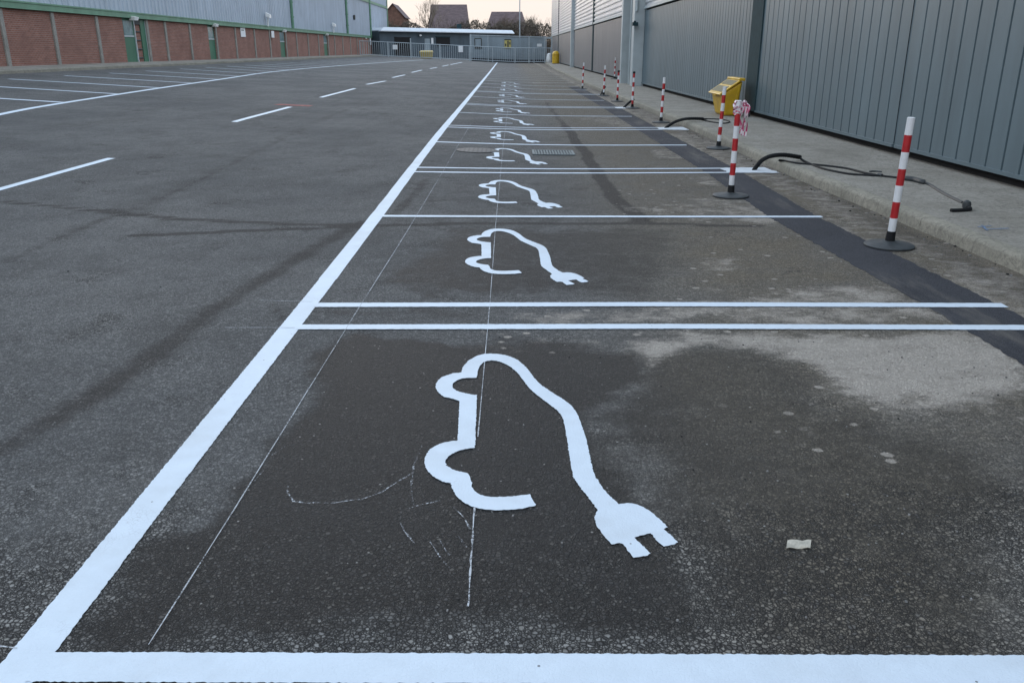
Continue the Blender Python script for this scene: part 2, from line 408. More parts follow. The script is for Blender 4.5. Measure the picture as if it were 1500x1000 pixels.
patch(brown, [(900,500),(1180,512),(1300,610),(1500,620),(1500,960),(1150,940),(1000,640)], .75, .5)
patch(wet, [(640,332),(1000,335),(990,432),(600,438),(560,400)], .6, .4)
patch(wet, [(960,335),(1200,335),(1290,400),(1310,428),(1000,430)], .3, .3); patch(brown, [(960,335),(1200,335),(1330,430),(1000,430)], 1., .5)
patch(wet, [(600,262),(900,262),(920,312),(590,312)], .35, .3)
patch(wet, [(900,264),(1050,262),(1050,308),(930,312)], .2, .3)
patch(wet, [(460,455),(740,455),(740,474),(440,474)], .5, .2)
for p, s in (([(870,490),(1000,486),(1200,488),(1430,488),(1490,555),(1400,595),(1300,598),(1240,570),(1200,530),(1080,503),(920,526)], 1.),
             ([(780,458),(1000,440),(1290,425),(1400,455),(1420,474),(780,474)], .62), ([(1010,378),(1090,376),(1070,396),(1020,398)], .62),
             ([(1230,425),(1325,430),(1335,445),(1080,445),(1180,425)], .75), ([(1050,302),(1140,302),(1190,312),(1110,330),(1040,316)], .7),
             ([(1160,282),(1230,290),(1260,318),(1210,314)], .6), ([(1030,256),(1060,258),(1060,275),(1020,272)], .6),
             ([(1180,328),(1240,330),(1300,360),(1230,350)], .5), ([(700,488),(880,488),(880,500),(700,497)], .5), ([(1000,196),(1040,216),(1020,230),(990,205)], .6),
             ([(850,170),(905,170),(925,182),(860,182)], .35), ([(1030,430),(1060,395),(1100,420),(1080,440)], .35)):
    patch(silt, p, s, .22)
np.maximum(silt, soft(.42 - np.abs(gx - 3.5) + (fbm(gx, gy, .9, 77) - .5) * .9, .35) * .55 * (gy > 3), out=silt)
brown[(gx > 3.2) & (gx < 4)] = 1.
patch(silt, [(1000,600),(1500,590),(1500,760),(1180,700)], .15, .3); patch(silt, [(1000,340),(1300,345),(1310,425),(1010,430)], .13, .2); patch(silt, [(930,262),(1040,262),(1060,312),(940,312)], .16, .2)
np.maximum(silt, (fbm(jx, jy, .8, 91) > .62) * (gx > 1.2) * (gx < 3.3) * (gy > 5.5) * .45 * np.clip((fbm(jx, jy, .8, 91) - .62) * 10, 0, 1), out=silt)
gut = soft(.28 - np.abs(gx - 3.62) + (fbm(gx, gy, 2, 44) - .5) * .3, .2) * (gy > 3)
np.maximum(seam, gut * .5, out=seam)
track([(0,660),(200,540),(380,412),(530,325)], .11, .68); track([(0,385),(130,330),(270,275),(510,160)], .13, .5)
track([(0,295),(270,322),(540,332)], .065, .95); track([(200,345),(545,331),(760,327),(945,327),(1110,331)], .055, 1.1)
track([(828,185),(868,240),(900,290),(945,327)], .085, 1.2); track([(800,150),(815,170),(828,185)], .09, .6)
track([(575,318),(625,262)], .08, .6); track([(380,420),(415,470)], .04, .5)
NX, NY = len(XS), len(YS)
idx = np.arange(NX*NY).reshape(NY, NX)
fq = np.stack([idx[:-1,:-1], idx[:-1,1:], idx[1:,1:], idx[1:,:-1]], -1).reshape(-1, 4)
me = bpy.data.meshes.new('ground')
me.vertices.add(NX*NY); me.vertices.foreach_set('co', np.stack([gx, gy, gz], 1).ravel())
me.loops.add(fq.size); me.polygons.add(len(fq))
me.loops.foreach_set('vertex_index', fq.ravel()); me.polygons.foreach_set('loop_start', np.arange(0, fq.size, 4))
me.update(calc_edges=True); me.validate()
me.polygons.foreach_set('use_smooth', [True] * len(fq))
at = me.color_attributes.new('stain', 'FLOAT_COLOR', 'POINT')
at.data.foreach_set('color', np.stack([wet, silt, seam, np.clip(brown, 0, 1)], 1).ravel())
me.materials.append(ASPH)
go = bpy.data.objects.new('ground', me); COL.objects.link(go); tag(go, 'patched dark asphalt yard with damp stains', kind='structure')

# ------------------------------------------------------------------ painted and chalked marks laid on the ground
def ribbon(pts, w, off=.004, step=.25, jag=0., mb=None, jstep=None):
    """flat ribbon following the terrain along a polyline"""
    mb = mb or MB(); P = [Vector((p[0], p[1])) for p in pts]; out = []
    for a, b in zip(P, P[1:]):
        L = (b - a).length; n = max(1, int(L / step))
        out += [a.lerp(b, i / n) for i in range(n)]
    out.append(P[-1]); base = len(mb.v); m = len(out)
    for i, p in enumerate(out):
        t = (out[min(i+1, m-1)] - out[max(i-1, 0)]).normalized(); nn = Vector((-t.y, t.x))
        for s in (-1, 1):
            q = p + nn * (s * w / 2 + random.uniform(-jag, jag)); mb.v.append((q.x, q.y, hz(q.x, q.y) + off))
    for i in range(m - 1):
        mb.f.append((base+2*i+1, base+2*i, base+2*i+2, base+2*i+3)); mb.m.append(0)
    return mb
def mark(name, mb, material, label, cat, group=None):
    o = mb.build(name, material); return tag(o, label, cat, group)
XL, XR = -1.335, 3.15
# long edge line (in two rows of vertices, fine near the camera)
lm = ribbon([(XL-.005, .2), (XL, 6)], .125, jag=.0022, step=.010); ribbon([(XL, 6), (XL+.01, 20), (XL, 60), (XL-.07, 109)], .13, mb=lm, step=.3, jag=.003)
mark('edge_line', lm, PAINT, 'long solid white line running along the open ends of the right hand charging bays', 'road line')
fm = ribbon([(XL+.04, 1.887), (3.3, 1.845)], .118, .006, jag=.0025, step=.010)
mark('bay_line', fm, PAINT, 'broad white bay line nearest the viewer, across the bottom of the photo', 'road line', 'white bay lines of the charging bays')
ords = ['first', 'second', 'third', 'fourth', 'fifth', 'sixth', 'seventh', 'eighth', 'ninth', 'tenth', 'eleventh', 'twelfth', 'thirteenth', 'fourteenth', 'fifteenth', 'sixteenth', 'seventeenth', 'eighteenth', 'nineteenth', 'twentieth']
rows = []                          # (y left, y right, right end x, thickness, kind, number of car symbols before it)
L = [(4.868,4.838,3.4,'near'),(5.335,5.312,3.28,'far'),(8.41,8.43,3.17,'single'),(11.44,11.68,3.3,'near'),(11.86,12.1,3.15,'far'),(15.02,15.18,3.15,'single'),
     (17.85,18.25,3.3,'near'),(18.3,18.73,3.3,'far'),(22.15,21.95,3.12,'single'),(25.5,25.1,3.45,'near'),(25.95,25.55,3.45,'far'),(29.9,29.0,3.17,'single'),(33.6,32.7,3.45,'near'),(34.05,33.15,3.45,'far'),
     (38.0,36.6,3.3,'single'),(42.0,40.2,3.2,'single')]
nb = 0
for i, (yl, yr, xr, kind) in enumerate(L):
    if kind != 'far': nb += 1
    th = .095 if yl < 6 else .09 if yl < 14 else .115
    near = yl < 9
    if kind == 'single': lab = 'thin white bay line between the %s and %s painted car symbols from the front' % (ords[nb-1], ords[nb] if nb < 20 else 'next')
    else: lab = '%s line of the white pair between the %s and %s painted car symbols' % ('nearer' if kind == 'near' else 'farther', ords[nb-1], ords[nb])
    mark('bay_line', ribbon([(XL+.05, yl), ((XL+xr)/2, (yl+yr)/2 + .02), (xr, yr)], th, .0058, jag=.0025 if near else .004, step=.015 if near else .12),
         PAINT, lab, 'road line', 'white bay lines of the charging bays')
y = 45.8; k = 0
while y < 84:
    mark('bay_line', ribbon([(XL+.07, y), (3.3, y - 1.4)], .12, step=.3), PAINT2,
         'faded far white bay line beyond the car symbols, %s after the last one' % ords[k], 'road line', 'white bay lines of the charging bays')
    y += 3.6; k += 1
# charging car symbols
CS = [(305,175),(310,155),(330,130),(365,110),(395,103),(420,102),(450,104),(475,108),(500,116),(520,125),(555,155),(572,177),(585,195),(598,210),(615,225),(660,255),(700,280),(720,295),(735,310),(748,328),(757,345),(770,385),(783,420),(795,470),(810,545),(820,575),(835,600),(870,645),(912,682),
      (945,678),(965,680),(985,685),(1005,694),(1025,705),(1045,720),(1065,738),(1098,770),(1085,780),(1110,800),(1140,830),(1120,840),(1085,847),(1060,825),(1035,795),(1000,803),(972,812),(1000,840),(1033,872),(1015,882),(970,890),(945,860),(925,835),(905,833),(885,838),(870,822),(850,800),(825,765),(818,730),(830,705),
      (800,665),(782,640),(765,620),(748,598),(735,575),(725,520),(715,450),(705,390),(699,360),(690,340),(676,322),(660,310),(620,280),(570,240),(555,220),(540,200),(528,184),(515,170),(500,157),(480,145),(460,136),(440,130),(422,128),(405,130),(390,136),(380,145),(372,157),(368,170),(364,195),
      (325,196),(305,199),(290,205),(276,214),(270,222),(272,235),(284,244),(300,250),(335,258),(365,262),(361,365),(358,465),(320,470),(295,476),(275,485),(256,497),(245,510),(243,520),(247,533),(270,548),(290,555),(310,560),(328,562),(337,572),(342,590),(345,615),(356,632),(375,645),(395,651),(420,655),(460,655),(500,652),(568,645),
      (592,688),(540,700),(505,704),(470,706),(435,706),(400,703),(368,698),(340,690),(318,678),(300,665),(285,650),(275,635),(268,618),(265,603),(240,598),(220,590),(198,577),(180,560),(168,543),(162,525),(163,507),(170,490),(182,473),(200,460),(220,451),(245,443),(268,439),(290,437),
      (294,360),(298,285),(275,277),(235,268),(215,250),(205,232),(207,218),(215,205),(230,193),(250,185),(275,178)]
SYM = [U(560 + .38*a, 480 + .38*b) for a, b in CS]
SYM = [(p.x, p.y - 3.40) for p in SYM]
def symbol(y0, dx, dens, jag):
    pts = []
    for (ax, ay), (bx, by) in zip(SYM, SYM[1:] + SYM[:1]):
        L_ = math.hypot(bx-ax, by-ay); n = max(1, int(L_ / dens))
        for i in range(n):
            t = i / n; pts.append((ax+(bx-ax)*t + random.gauss(0, jag) + dx, ay+(by-ay)*t + random.gauss(0, jag) + y0))
    v = [Vector((x, y_, 0)) for x, y_ in pts]
    tris = tessellate_polygon([v]); mb = MB()
    vs = [(p.x, p.y, hz(p.x, p.y) + .0045) for p in v]
    def up(t): a, b_, c_ = (v[i] for i in t); return t if (b_-a).cross(c_-a).z > 0 else t[::-1]
    mb.add(vs, [up(t) for t in tris]); return mb
SY = [3.40, 6.83, 9.87, 13.42, 16.45, 20.1, 23.7, 27.7, 31.4, 35.9, 39.8, 43.6]
for i, y0 in enumerate(SY):
    lab = 'white electric car with plug symbol painted in the %s bay from the front' % ords[i]
    if i == 0: lab = 'largest white electric car with plug symbol, painted in the nearest bay'
    if i == len(SY) - 1: lab = 'farthest and smallest white electric car symbol down the row of bays'
    mark('car_charging_symbol', symbol(y0, 0, .007 if i < 3 else .05, .0013 if i < 3 else .001), PAINT, lab, 'road marking', 'electric car symbols painted in the bays')
# white pads where the bay line pairs meet the kerb
for k, (pts, lab) in enumerate(((([(3.02,11.63),(3.72,11.6),(3.66,12.18),(3.0,12.12)]), 'white painted patch by the kerb under the nearest black conduit'),
                                ([(3.2,18.2),(3.8,18.1),(3.8,18.85),(3.2,18.75)], 'white painted patch by the kerb under the second black conduit'),
                                ([(3.1,24.95),(3.7,24.9),(3.7,25.7),(3.1,25.6)], 'white painted patch by the kerb under the third black conduit'))):
    mb = MB(); n = 14; q = []
    for i in range(n+1):
        for j in range(n+1):
            u, v_ = i/n, j/n
            a = Vector(pts[0]).lerp(Vector(pts[1]), u); b = Vector(pts[3]).lerp(Vector(pts[2]), u); p = a.lerp(b, v_)
            if i in (0, n) or j in (0, n): p += Vector((random.uniform(-.02,.02), random.uniform(-.02,.02)))
            q.append((p.x, p.y, hz(p.x, p.y) + .0085))
    mb.add(q, [(i*(n+1)+j, (i+1)*(n+1)+j, (i+1)*(n+1)+j+1, i*(n+1)+j+1) for i in range(n) for j in range(n)])
    mark('painted_patch', mb, PAINT2, lab, 'road marking', 'white patches at the kerb')
# dashes, left hand lines
D = [[(-20,283),(163,232)],[(343,179),(425,157)],[(470,143),(520,130)],[(537,124),(565,119)],[(575,114),(593,110)],[(603,106.5),(618,103)],[(630,101),(640,99)],[(648,97.5),(657,95.5)],[(660,95),(677,91.5)]]
for i, (a, b) in enumerate(D):
    a = U(*a); b = U(*b)
    mark('lane_dash', ribbon([a, b], .11 + .0005 * b.y, step=.12 if b.y < 25 else .4, jag=.003), PAINT,
         'white centre dash of the roadway, %s from the viewer' % ('nearest' if i == 0 else ords[i] if i < 8 else 'farthest'), 'road line', 'dashes along the centre of the roadway')
lp = [(-9.45,14.0)] + [tuple(U(*p)[:2]) for p in [(0,168),(100,150),(230,130),(320,117),(400,105.5),(480,98),(560,92),(620,88)]]
def crom(P, n=8):
    P = [Vector(p) for p in P]; out = []
    for i in range(len(P)-1):
        p0 = P[max(0,i-1)]; p1 = P[i]; p2 = P[i+1]; p3 = P[min(len(P)-1,i+2)]
        for k in range(n):
            t = k/n; out.append(.5*((2*p1)+(p2-p0)*t+(2*p0-5*p1+4*p2-p3)*t*t+(3*p1-p0-3*p2+p3)*t**3))
    return out + [P[-1]]
mark('edge_line', ribbon(crom(lp), .15, step=.4), PAINT, 'long curving white line along the ends of the left hand parking bays', 'road line')
y = 16.1; k = 0
def lx(y_):
    for a, b in zip(lp, lp[1:]):
        if a[1] <= y_ <= b[1]: return a[0] + (b[0]-a[0]) * (y_-a[1]) / (b[1]-a[1])
    return lp[-1][0]
while y < 100:
    x0 = lx(y) - .08
    mark('bay_line', ribbon([(x0, y), (-15.6 if y > 24 else -15.2, y + (.9 if y < 40 else 1.4))], .19 if y < 45 else .22, .008, step=.3), PAINT if y < 60 else PAINT2,
         'white parking bay line before the brick wall, %s from the viewer on the left' % (ords[k] if k < 20 else 'number %d' % (k+1)) if k < 20 else 'faint distant white bay line on the left, %s beyond the twentieth' % ords[k-20],
         'road line', 'white bay lines of the left hand bays')
    y += 3.5; k += 1
# chalk set-out lines
c1 = [tuple(U(*p)[:2]) for p in [(218,946),(345,745),(527,450),(590,350),(650,250),(690,182)]]
mark('chalk_line', ribbon(c1, .0042, .0065, .2, .001), CHALK, 'thin chalk setting out line crossing the bays just inside the long white line', 'chalk line')
c2 = [tuple(U(*p)[:2]) for p in [(686,890),(695,745)]] 
mark('chalk_line', ribbon(c2, .0065, .0065, .03, .002), CHALK, 'short bright chalk line below the front bumper of the nearest car symbol', 'chalk line')
c3 = [tuple(U(*p)[:2]) for p in [(700,640),(718,440),(726,330),(737,215),(744,160)]]
mark('chalk_line', ribbon(c3, .0045, .003, .2, .001), CHALK, 'thin chalk line running straight through the middle of the car symbols', 'chalk line')
for pts, lab in (([(330,481),(432,481)], 'short chalk tick left of the long line at the nearer line of the first pair'), ([(380,441),(458,443)], 'short chalk tick left of the long line at the farther line of the first pair'), ([(0,948),(26,951)], 'short chalk tick at the bottom left corner')):
    mark('chalk_line', ribbon([U(*p) for p in pts], .005, .0065, .05, .001), CHALK, lab, 'chalk line')
sk = MB()
for pl in ([(421,712),(421,722),(430,736),(450,738),(490,738),(530,733),(560,722),(607,692)], [(617,655),(606,685),(602,715),(607,742)], [(645,735),(610,742),(588,752),(585,765),(592,780),(608,798)],
           [(628,793),(640,810),(655,830)], [(642,788),(658,815)], [(672,787),(688,808)], [(660,740),(680,760),(700,795)], [(398,668),(418,655),(432,653)], [(372,706),(392,685)]):
    ribbon([U(*p) for p in pl], .0055, .0065, .03, .003, sk)
mark('chalk_sketch', sk, CHALK2, 'faint chalk sketch of a plug beside the nearest car symbol', 'chalk drawing')
mark('red_paint_mark', ribbon([U(405,153.2), U(456,155.8)], .42, .005, .1, .05), REDP, 'faded red paint bar beside the second centre dash', 'road marking')
# trench strip of newer asphalt
tm = ribbon([(3.05,.5),(3.02,4.3),(3.0,5.44),(2.88,8.4),(2.97,11.5),(2.97,15.2),(2.98,22),(3.0,29),(2.95,40)], .50, .0022, .05, .012)
to = tm.build('asphalt_strip', STRIP); tag(to, 'dark strip of newer asphalt along the bays near the kerb', kind='structure')

# ------------------------------------------------------------------ kerbs and pavements
KX = [(-2,3.9),(6,3.87),(11.5,3.77),(20,3.86),(30,3.76),(45,3.68),(70,3.8),(100,4.3),(113,4.6)]
def kx(y_):
    for a, b in zip(KX, KX[1:]):
        if a[0] <= y_ <= b[0]:
            t = (y_-a[0])/(b[0]-a[0]); t = t*t*(3-2*t); return a[1] + (b[1]-a[1])*t
    return KX[-1][1]
def sweep(name, ys, prof, material, label, xoff):
    mb = MB(); n = len(prof(0))
    for y_ in ys:
        for x, z in prof(y_): mb.v.append((x, y_, z))
    for i in range(len(ys)-1):
        for j in range(n-1):
            a = i*n+j; mb.f.append((a, a+1, a+n+1, a+n)); mb.m.append(0)
    o = mb.build(name, material, smooth=True); tag(o, label, kind='structure'); return o
ysw = [-2 + .12*i for i in range(180)] + [19.8 + .9*i for i in range(105)]
ej = {round(y_,3): (random.uniform(-.004,.004), random.uniform(-.003,.003)) for y_ in ysw}
def kp(y_):
    x = kx(y_); a, b = ej.get(round(y_,3), (0,0))
    return [(x+a, -.02), (x+.012+a, .085), (x+.022+a, .108+b), (x+.045, .122+b), (x+.15, .125)]
sweep('kerb', ysw, kp, KERB, 'weathered concrete kerb along the right hand bays', 0)
def pp(y_):
    x = kx(y_); return [(x+.15, .115), (x+.155, .121), (x+.6, .122), (x+1.2, .124), (7.5, .126)]
sweep('pavement', ysw, pp, PAVE, 'concrete pavement between the kerb and the grey building', 0)
ysl = [4 + 1.5*i for i in range(92)]
sweep('kerb', ysl, lambda y_: [(-17.3, hz(-17.3,y_)-.03), (-17.31, hz(-17.3,y_)+.10), (-17.34, hz(-17.3,y_)+.125), (-17.46, hz(-17.3,y_)+.13)], KERB, 'concrete kerb below the brick wall', 0)
sweep('pavement', ysl, lambda y_: [(-17.46, hz(-17.46,y_)+.126), (-19.3, hz(-19.3,y_)+.13)], PAVE, 'narrow pavement along the foot of the brick wall', 0)

# ------------------------------------------------------------------ right hand building
WX = 5.72
rb = thing('warehouse', 'grey ribbed metal clad building with white corrugated upper wall on the right', 'building', (WX, 0, .12))
def ribpanel(y0, y1, z0, z1, pitch, x=0., groove=.038, depth=.03):
    mb = MB(); y_ = y0
    P_ = [(x, y0)]
    n = round((y1-y0)/pitch); pitch = (y1-y0)/n
    for i in range(1, n):
        c = y0 + i*pitch; P_ += [(x, c-groove/2), (x+depth, c-groove/2+.004), (x+depth, c+groove/2-.004), (x, c+groove/2)]
    P_.append((x, y1))
    for px_, py_ in P_: mb.v += [(px_, py_, z0), (px_, py_, z1)]
    for i in range(len(P_)-1): a = 2*i; mb.f.append((a, a+1, a+3, a+2)); mb.m.append(0)
    b = len(mb.v); mb.v += [(x, y0, z0), (x, y1, z0), (x+.06, y1, z0), (x+.06, y0, z0)]; mb.f.append((b, b+1, b+2, b+3)); mb.m.append(0)
    return mb
ZB, ZS = .14, 3.08
def part(mb, name, m, par, **k): return mb.build(name, m, par, **k)
mb = MB(); mb.box(.10, 14, -6, 119.8, -.12, 8.6); part(mb, 'inner_wall', BLACK, rb)
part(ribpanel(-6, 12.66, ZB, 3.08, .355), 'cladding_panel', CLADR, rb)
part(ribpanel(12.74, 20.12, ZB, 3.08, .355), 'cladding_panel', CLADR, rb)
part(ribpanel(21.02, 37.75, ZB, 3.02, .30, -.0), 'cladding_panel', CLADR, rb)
part(ribpanel(43.2, 60.0, ZB, 3.02, .30), 'cladding_panel', CLADRF, rb)
part(ribpanel(60.6, 78.0, ZB, 3.02, .30), 'cladding_panel', CLADRF, rb)
part(ribpanel(81.9, 102, ZB, 3.02, .30), 'cladding_panel', CLADRF, rb)
part(ribpanel(102.5, 119.7, ZB, 3.02, .30), 'cladding_panel', CLADRF, rb)
mb = MB(); mb.box(.010, .07, 12.66, 12.74, ZB, 3.08); part(mb, 'seam', CLADR, rb)
mb = MB(); mb.box(-.03, .07, 20.12, 21.02, ZB-.02, 8.5); part(mb, 'flashing', DARKM, rb)
for a, b in ((60.0,60.6),(102.,102.5),(43.05,43.2)):
    mb = MB(); mb.box(-.05, .07, a, b, ZB, 8.5); part(mb, 'flashing', DARKM, rb)
# bottom drip edges
mb = MB()
for a, b in ((-6,12.66),(12.74,20.12),(21.02,37.75),(43.2,60.0),(60.6,78),(81.9,102),(102.5,119.7)): mb.box(-.022, .05, a, b, ZB-.03, ZB+.015)
part(mb, 'drip_edge', CLADR, rb)
# horizontal profiled upper sheets
def corr(y0, y1, z0, z1, pitch=.26, amp=.05):
    mb = MB(); P_ = []; z = z0; 
    while z < z1:
        for f_, d in ((0,0),(.36,0),(.5,-amp),(.86,-amp)): P_.append((d+.03, z + f_*pitch))
        z += pitch
    for x_, z_ in P_: mb.v += [(x_, y0, z_), (x_, y1, z_)]
    for i in range(len(P_)-1): a = 2*i; mb.f.append((a, a+2, a+3, a+1)); mb.m.append(0)
    return mb
for a, b in ((-6,20.1),(21.04,37.7),(43.2,60),(60.6,78),(81.9,102),(102.5,119.7)):
    part(corr(a, b, 3.2, 8.4), 'upper_cladding', CLADW, rb)
    mb = MB(); mb.box(-.06, .06, a, b, 3.085, 3.19); part(mb, 'trim_rail', TRIM, rb)
# pale box columns with downpipe
for y0, y1, x0 in ((37.8, 38.5, -.42), (40.9, 41.3, -.52), (77.9, 78.5, -.28)):
    mb = MB(); mb.box(x0, .08, y0, y1, -.02, 8.5); part(mb, 'column', TRIM, rb, bevel=.015)
mb = MB(); mb.box(0.0, .08, 38.5, 43.05, 0, 8.5); part(mb, 'recess_panel', DARKM, rb)
mb = MB(); mb.box(0.0, .08, 78.5, 81.9, 0, 8.5); part(mb, 'recess_panel', CLADRF, rb)
mb = MB(); mb.tube([(-.35, 37.72, 3.0), (-.35, 37.72, 8.4)], .05, 10); mb.tube([(-.3, 39.6, 0), (-.3, 39.6, 8.4)], .05, 10); part(mb, 'downpipe', TRIM, rb, smooth=True)
mb = MB(); mb.box(-.52,-.30,37.5,37.72,2.42,2.56); mb.box(-.45,-.38,37.6,37.8,2.5,2.62); part(mb, 'wall_light', DARKM, rb)
mb = MB(); mb.box(-.12, 14.2, -6.1, 119.9, 8.45, 8.8); part(mb, 'roof', TRIM, rb)

# ------------------------------------------------------------------ left hand warehouse
LX = -18.9
lw = thing('warehouse', 'long warehouse on the left, red brick below and pale blue cladding above a green band', 'building', (LX, 0, 0))
doors = [(44.0,45.35),(56.3,57.6),(73.8,75.5),(91.2,93.1)]
posts = [26.2,29.9,33.5,37.25,41.2,46.85,49.3,53.05,57.75,61.8,66.4,70.6,75.7,79.5,84.0,88.6,93.3,96.8,101.5,106.4,111.1,115.3,120.4,125.5,130.5,135.5]
mb = MB(); y0 = 2.
for a, b in [(44.0,46.75)] + doors[1:] + [(140,140)]:
    mb.box(-.35, 0, y0, a, .6, 3.07); y0 = b
part(mb, 'brick_wall', BRICK, lw)
mb = MB(); mb.box(-20, -.36, 2, 140, .6, 10.5); part(mb, 'inner_wall', BLACK, lw)
for p in posts:
    mb = MB(); mb.box(-.05, .07, p-.12, p+.12, .6, 3.05); part(mb, 'post', POST, lw, bevel=.02)
mb = MB(); mb.box(-.05, .16, 2, 140.1, 3.08, 3.36); mb.box(.16, .19, 2, 140.1, 3.30, 3.36); part(mb, 'band', GREEN, lw)
def vcorr(y0, y1, z0, z1, pitch=.5):
    mb = MB(); P_ = []; y_ = y0
    while y_ < y1:
        for f_, d in ((0,.0),(.62,.0),(.70,.05),(.92,.05)): P_.append((d, y_+f_*pitch))
        y_ += pitch
    for x_, yy in P_: mb.v += [(x_, yy, z0), (x_, yy, z1)]
    for i in range(len(P_)-1): a = 2*i; mb.f.append((a, a+2, a+3, a+1)); mb.m.append(0)
    return mb
part(vcorr(2, 139.5, 3.36, 10.4), 'upper_cladding', CLADL, lw)
mb = MB(); mb.box(-.02, .14, 139.6, 140.1, 3.36, 10.4); part(mb, 'corner_flashing', GREEN, lw)
mb = MB(); mb.box(.05, .14, 2, 139.6, 7.55, 7.85); part(mb, 'upper_band', GREEN, lw)
for yy in (78., 104.4, 122.):
    mb = MB(); mb.tube([(.15, yy, 3.36), (.15, yy, 10.4)], .13, 10)
    for z in (4.2, 5.4, 6.6): mb.tube([(.15, yy, z), (.15, yy, z+.12)], .17, 10)
    part(mb, 'downpipe', GREEN, lw, smooth=True)
mb = MB(); mb.box(-20, .3, 1.9, 140.3, 10.4, 10.8); part(mb, 'roof', GREEN, lw)
for i, (a, b) in enumerate(doors):
    mb = MB(); mb.box(-.30, -.06, a, b, .95, 3.07); d = part(mb, 'door', DGREEN, lw)
    mb = MB(); mb.box(-.06, -.045, a+.15, b-.15, 2.28, 2.95); part(mb, 'window', GLASSP, d)
    mb = MB(); mb.box(-.06, -.03, a+.1, b-.1, 2.2, 2.27); part(mb, 'sill', TRIM, d)
    mb = MB(); mb.hexa([(.02,a+.75,2.98),(.30,a+.75,2.98),(.30,a+1.2,2.98),(.02,a+1.2,2.98),(.17,a+.7,3.17),(.34,a+.7,3.13),(.34,a+1.25,3.13),(.17,a+1.25,3.17)]); part(mb, 'wall_light', LAMPW, lw)
# the open doorway: pale jambs, brick reveal with iron rungs, green leaf
mb = MB(); mb.box(-.32, -.07, 45.43, 46.68, .95, 3.07); part(mb, 'reveal', BRICK, lw)
for a, b in ((45.35, 45.43), (46.68, 46.76)):
    mb = MB(); mb.box(-.22, -.01, a, b, .95, 3.0); part(mb, 'jamb', TRIM, lw)
mb = MB(); mb.box(-.066, -.02, 46.12, 46.678, .95, 3.05); part(mb, 'door', DGREEN, lw)
for k in range(5):
    mb = MB(); mb.tube([(-.05, 45.44, 1.2+.42*k), (-.05, 46.07, 1.2+.42*k)], .035, 6); part(mb, 'rung', IRON, lw)
mb = MB(); mb.box(-.066,.0,45.45,46.1,2.80,3.0); part(mb, 'lintel', IRON, lw)
# floodlights standing on the band
for yy in (69.6, 95.5):
    mb = MB(); mb.tube([(.25,yy,3.3),(.3,yy,4.0)], .05, 8); mb.hexa([(.2,yy-.25,4.0),(.5,yy-.25,3.9),(.5,yy+.25,3.9),(.2,yy+.25,4.0),(.2,yy-.25,4.3),(.5,yy-.25,4.15),(.5,yy+.25,4.15),(.2,yy+.25,4.3)])
    part(mb, 'floodlight', LAMPW, lw)
mb = MB(); mb.box(.05,.12,117.5,118.6,2.95,3.3); part(mb, 'wall_light', LAMPW, lw)
def sign(label, loc, parts, name='sign', cat='sign'):
    s = thing(name, label, cat, loc)
    for nm, m, bx in parts:
        q = MB(); q.box(*bx); q.build(nm, m, s)
    return s
sign('white rectangular sign high on the brick wall between concrete posts', (LX+.02, 63.6, 2.45), [('panel', SIGNW, (0,.03,-.55,.55,0,.62)), ('print', SIGND, (.03,.034,-.4,.2,.42,.48))])
sign('small pale sign on the brick wall near the far end by the railing', (LX+.12, 121.2, 2.2), [('panel', SIGNW, (0,.03,-.5,.5,0,1.0))])
sign('small pale sign fixed below the second floodlight on the brick wall', (LX+.12, 71.2, 2.5), [('panel', SIGNW, (0,.03,-.4,.4,0,.5))])
mb = MB(); mb.lathe([(.02,0),(.12,.06),(.13,.5),(.04,.6)], 10); b = mb.build('bird_box', SIGND, smooth=True, loc=(LX+.17, 109.3, 5.0)); tag(b, 'small dark object fixed high on the pale blue cladding', 'vent')

# ------------------------------------------------------------------ far end: railing, boarded gate, low building
def gz_(x, y_): return hz(x, y_)
FY = 111.5
fr = thing('railing', 'grey steel bar railing running across the far end of the yard', 'railing', (0, FY, 0))
mb = MB(); x = -18.6
while x < 5.4:
    z = gz_(x, FY); mb.box(x-.022, x+.022, -.02, .02, z+.12, z+1.8); x += .26
part(mb, 'bars', GALV, fr)
for zz, nm in ((1.78, 'top_rail'), (.16, 'bottom_rail')):
    mb = MB(); xs = [-18.7 + 24.1*i/24 for i in range(25)]
    mb.tube([(x, -.04, gz_(x, FY)+zz) for x in xs], .05, 6); part(mb, nm, GALV, fr)
for x in (-18.6, -15.1, -12.25, -8.6, -4.9, -2.0, .8, 3.2, 5.3):
    z = gz_(x, FY); mb = MB(); mb.box(x-.06, x+.06, -.12, 0.0, z-.1, z + (2.35 if x == -12.25 else 1.85)); part(mb, 'post', GALV, fr)
gt = thing('boarded_gate', 'tall grey boarded gate behind the railing, with signs on it', 'gate', (0, FY+1.2, 0))
mb = MB(); n = 60
for i in range(n):
    a = -4.75 + 9.3*i/n; b = -4.75 + 9.3*(i+1)/n; z = gz_((a+b)/2, FY)
    mb.box(a+.006, b-.006, .0 if i % 2 else .012, .05, z+.38, z+3.05)
part(mb, 'board_panel', BOARD, gt)
for x, w, h_ in ((-4.8,.10,3.18),(-2.6,.05,3.1),(2.6,.08,3.16),(4.6,.08,3.16)):
    z = gz_(x, FY); mb = MB(); mb.box(x-w, x+w, -.06, .09, z, z+h_); part(mb, 'gate_post', GALV, gt)
mb = MB(); mb.hexa([(-4.7,-.05,gz_(-4.7,FY)+3.04),(4.6,-.05,3.04),(4.6,.08,3.04),(-4.7,.08,gz_(-4.7,FY)+3.04),(-4.7,-.05,gz_(-4.7,FY)+3.14),(4.6,-.05,3.14),(4.6,.08,3.14),(-4.7,.08,gz_(-4.7,FY)+3.14)])
part(mb, 'top_frame', GALV, gt)
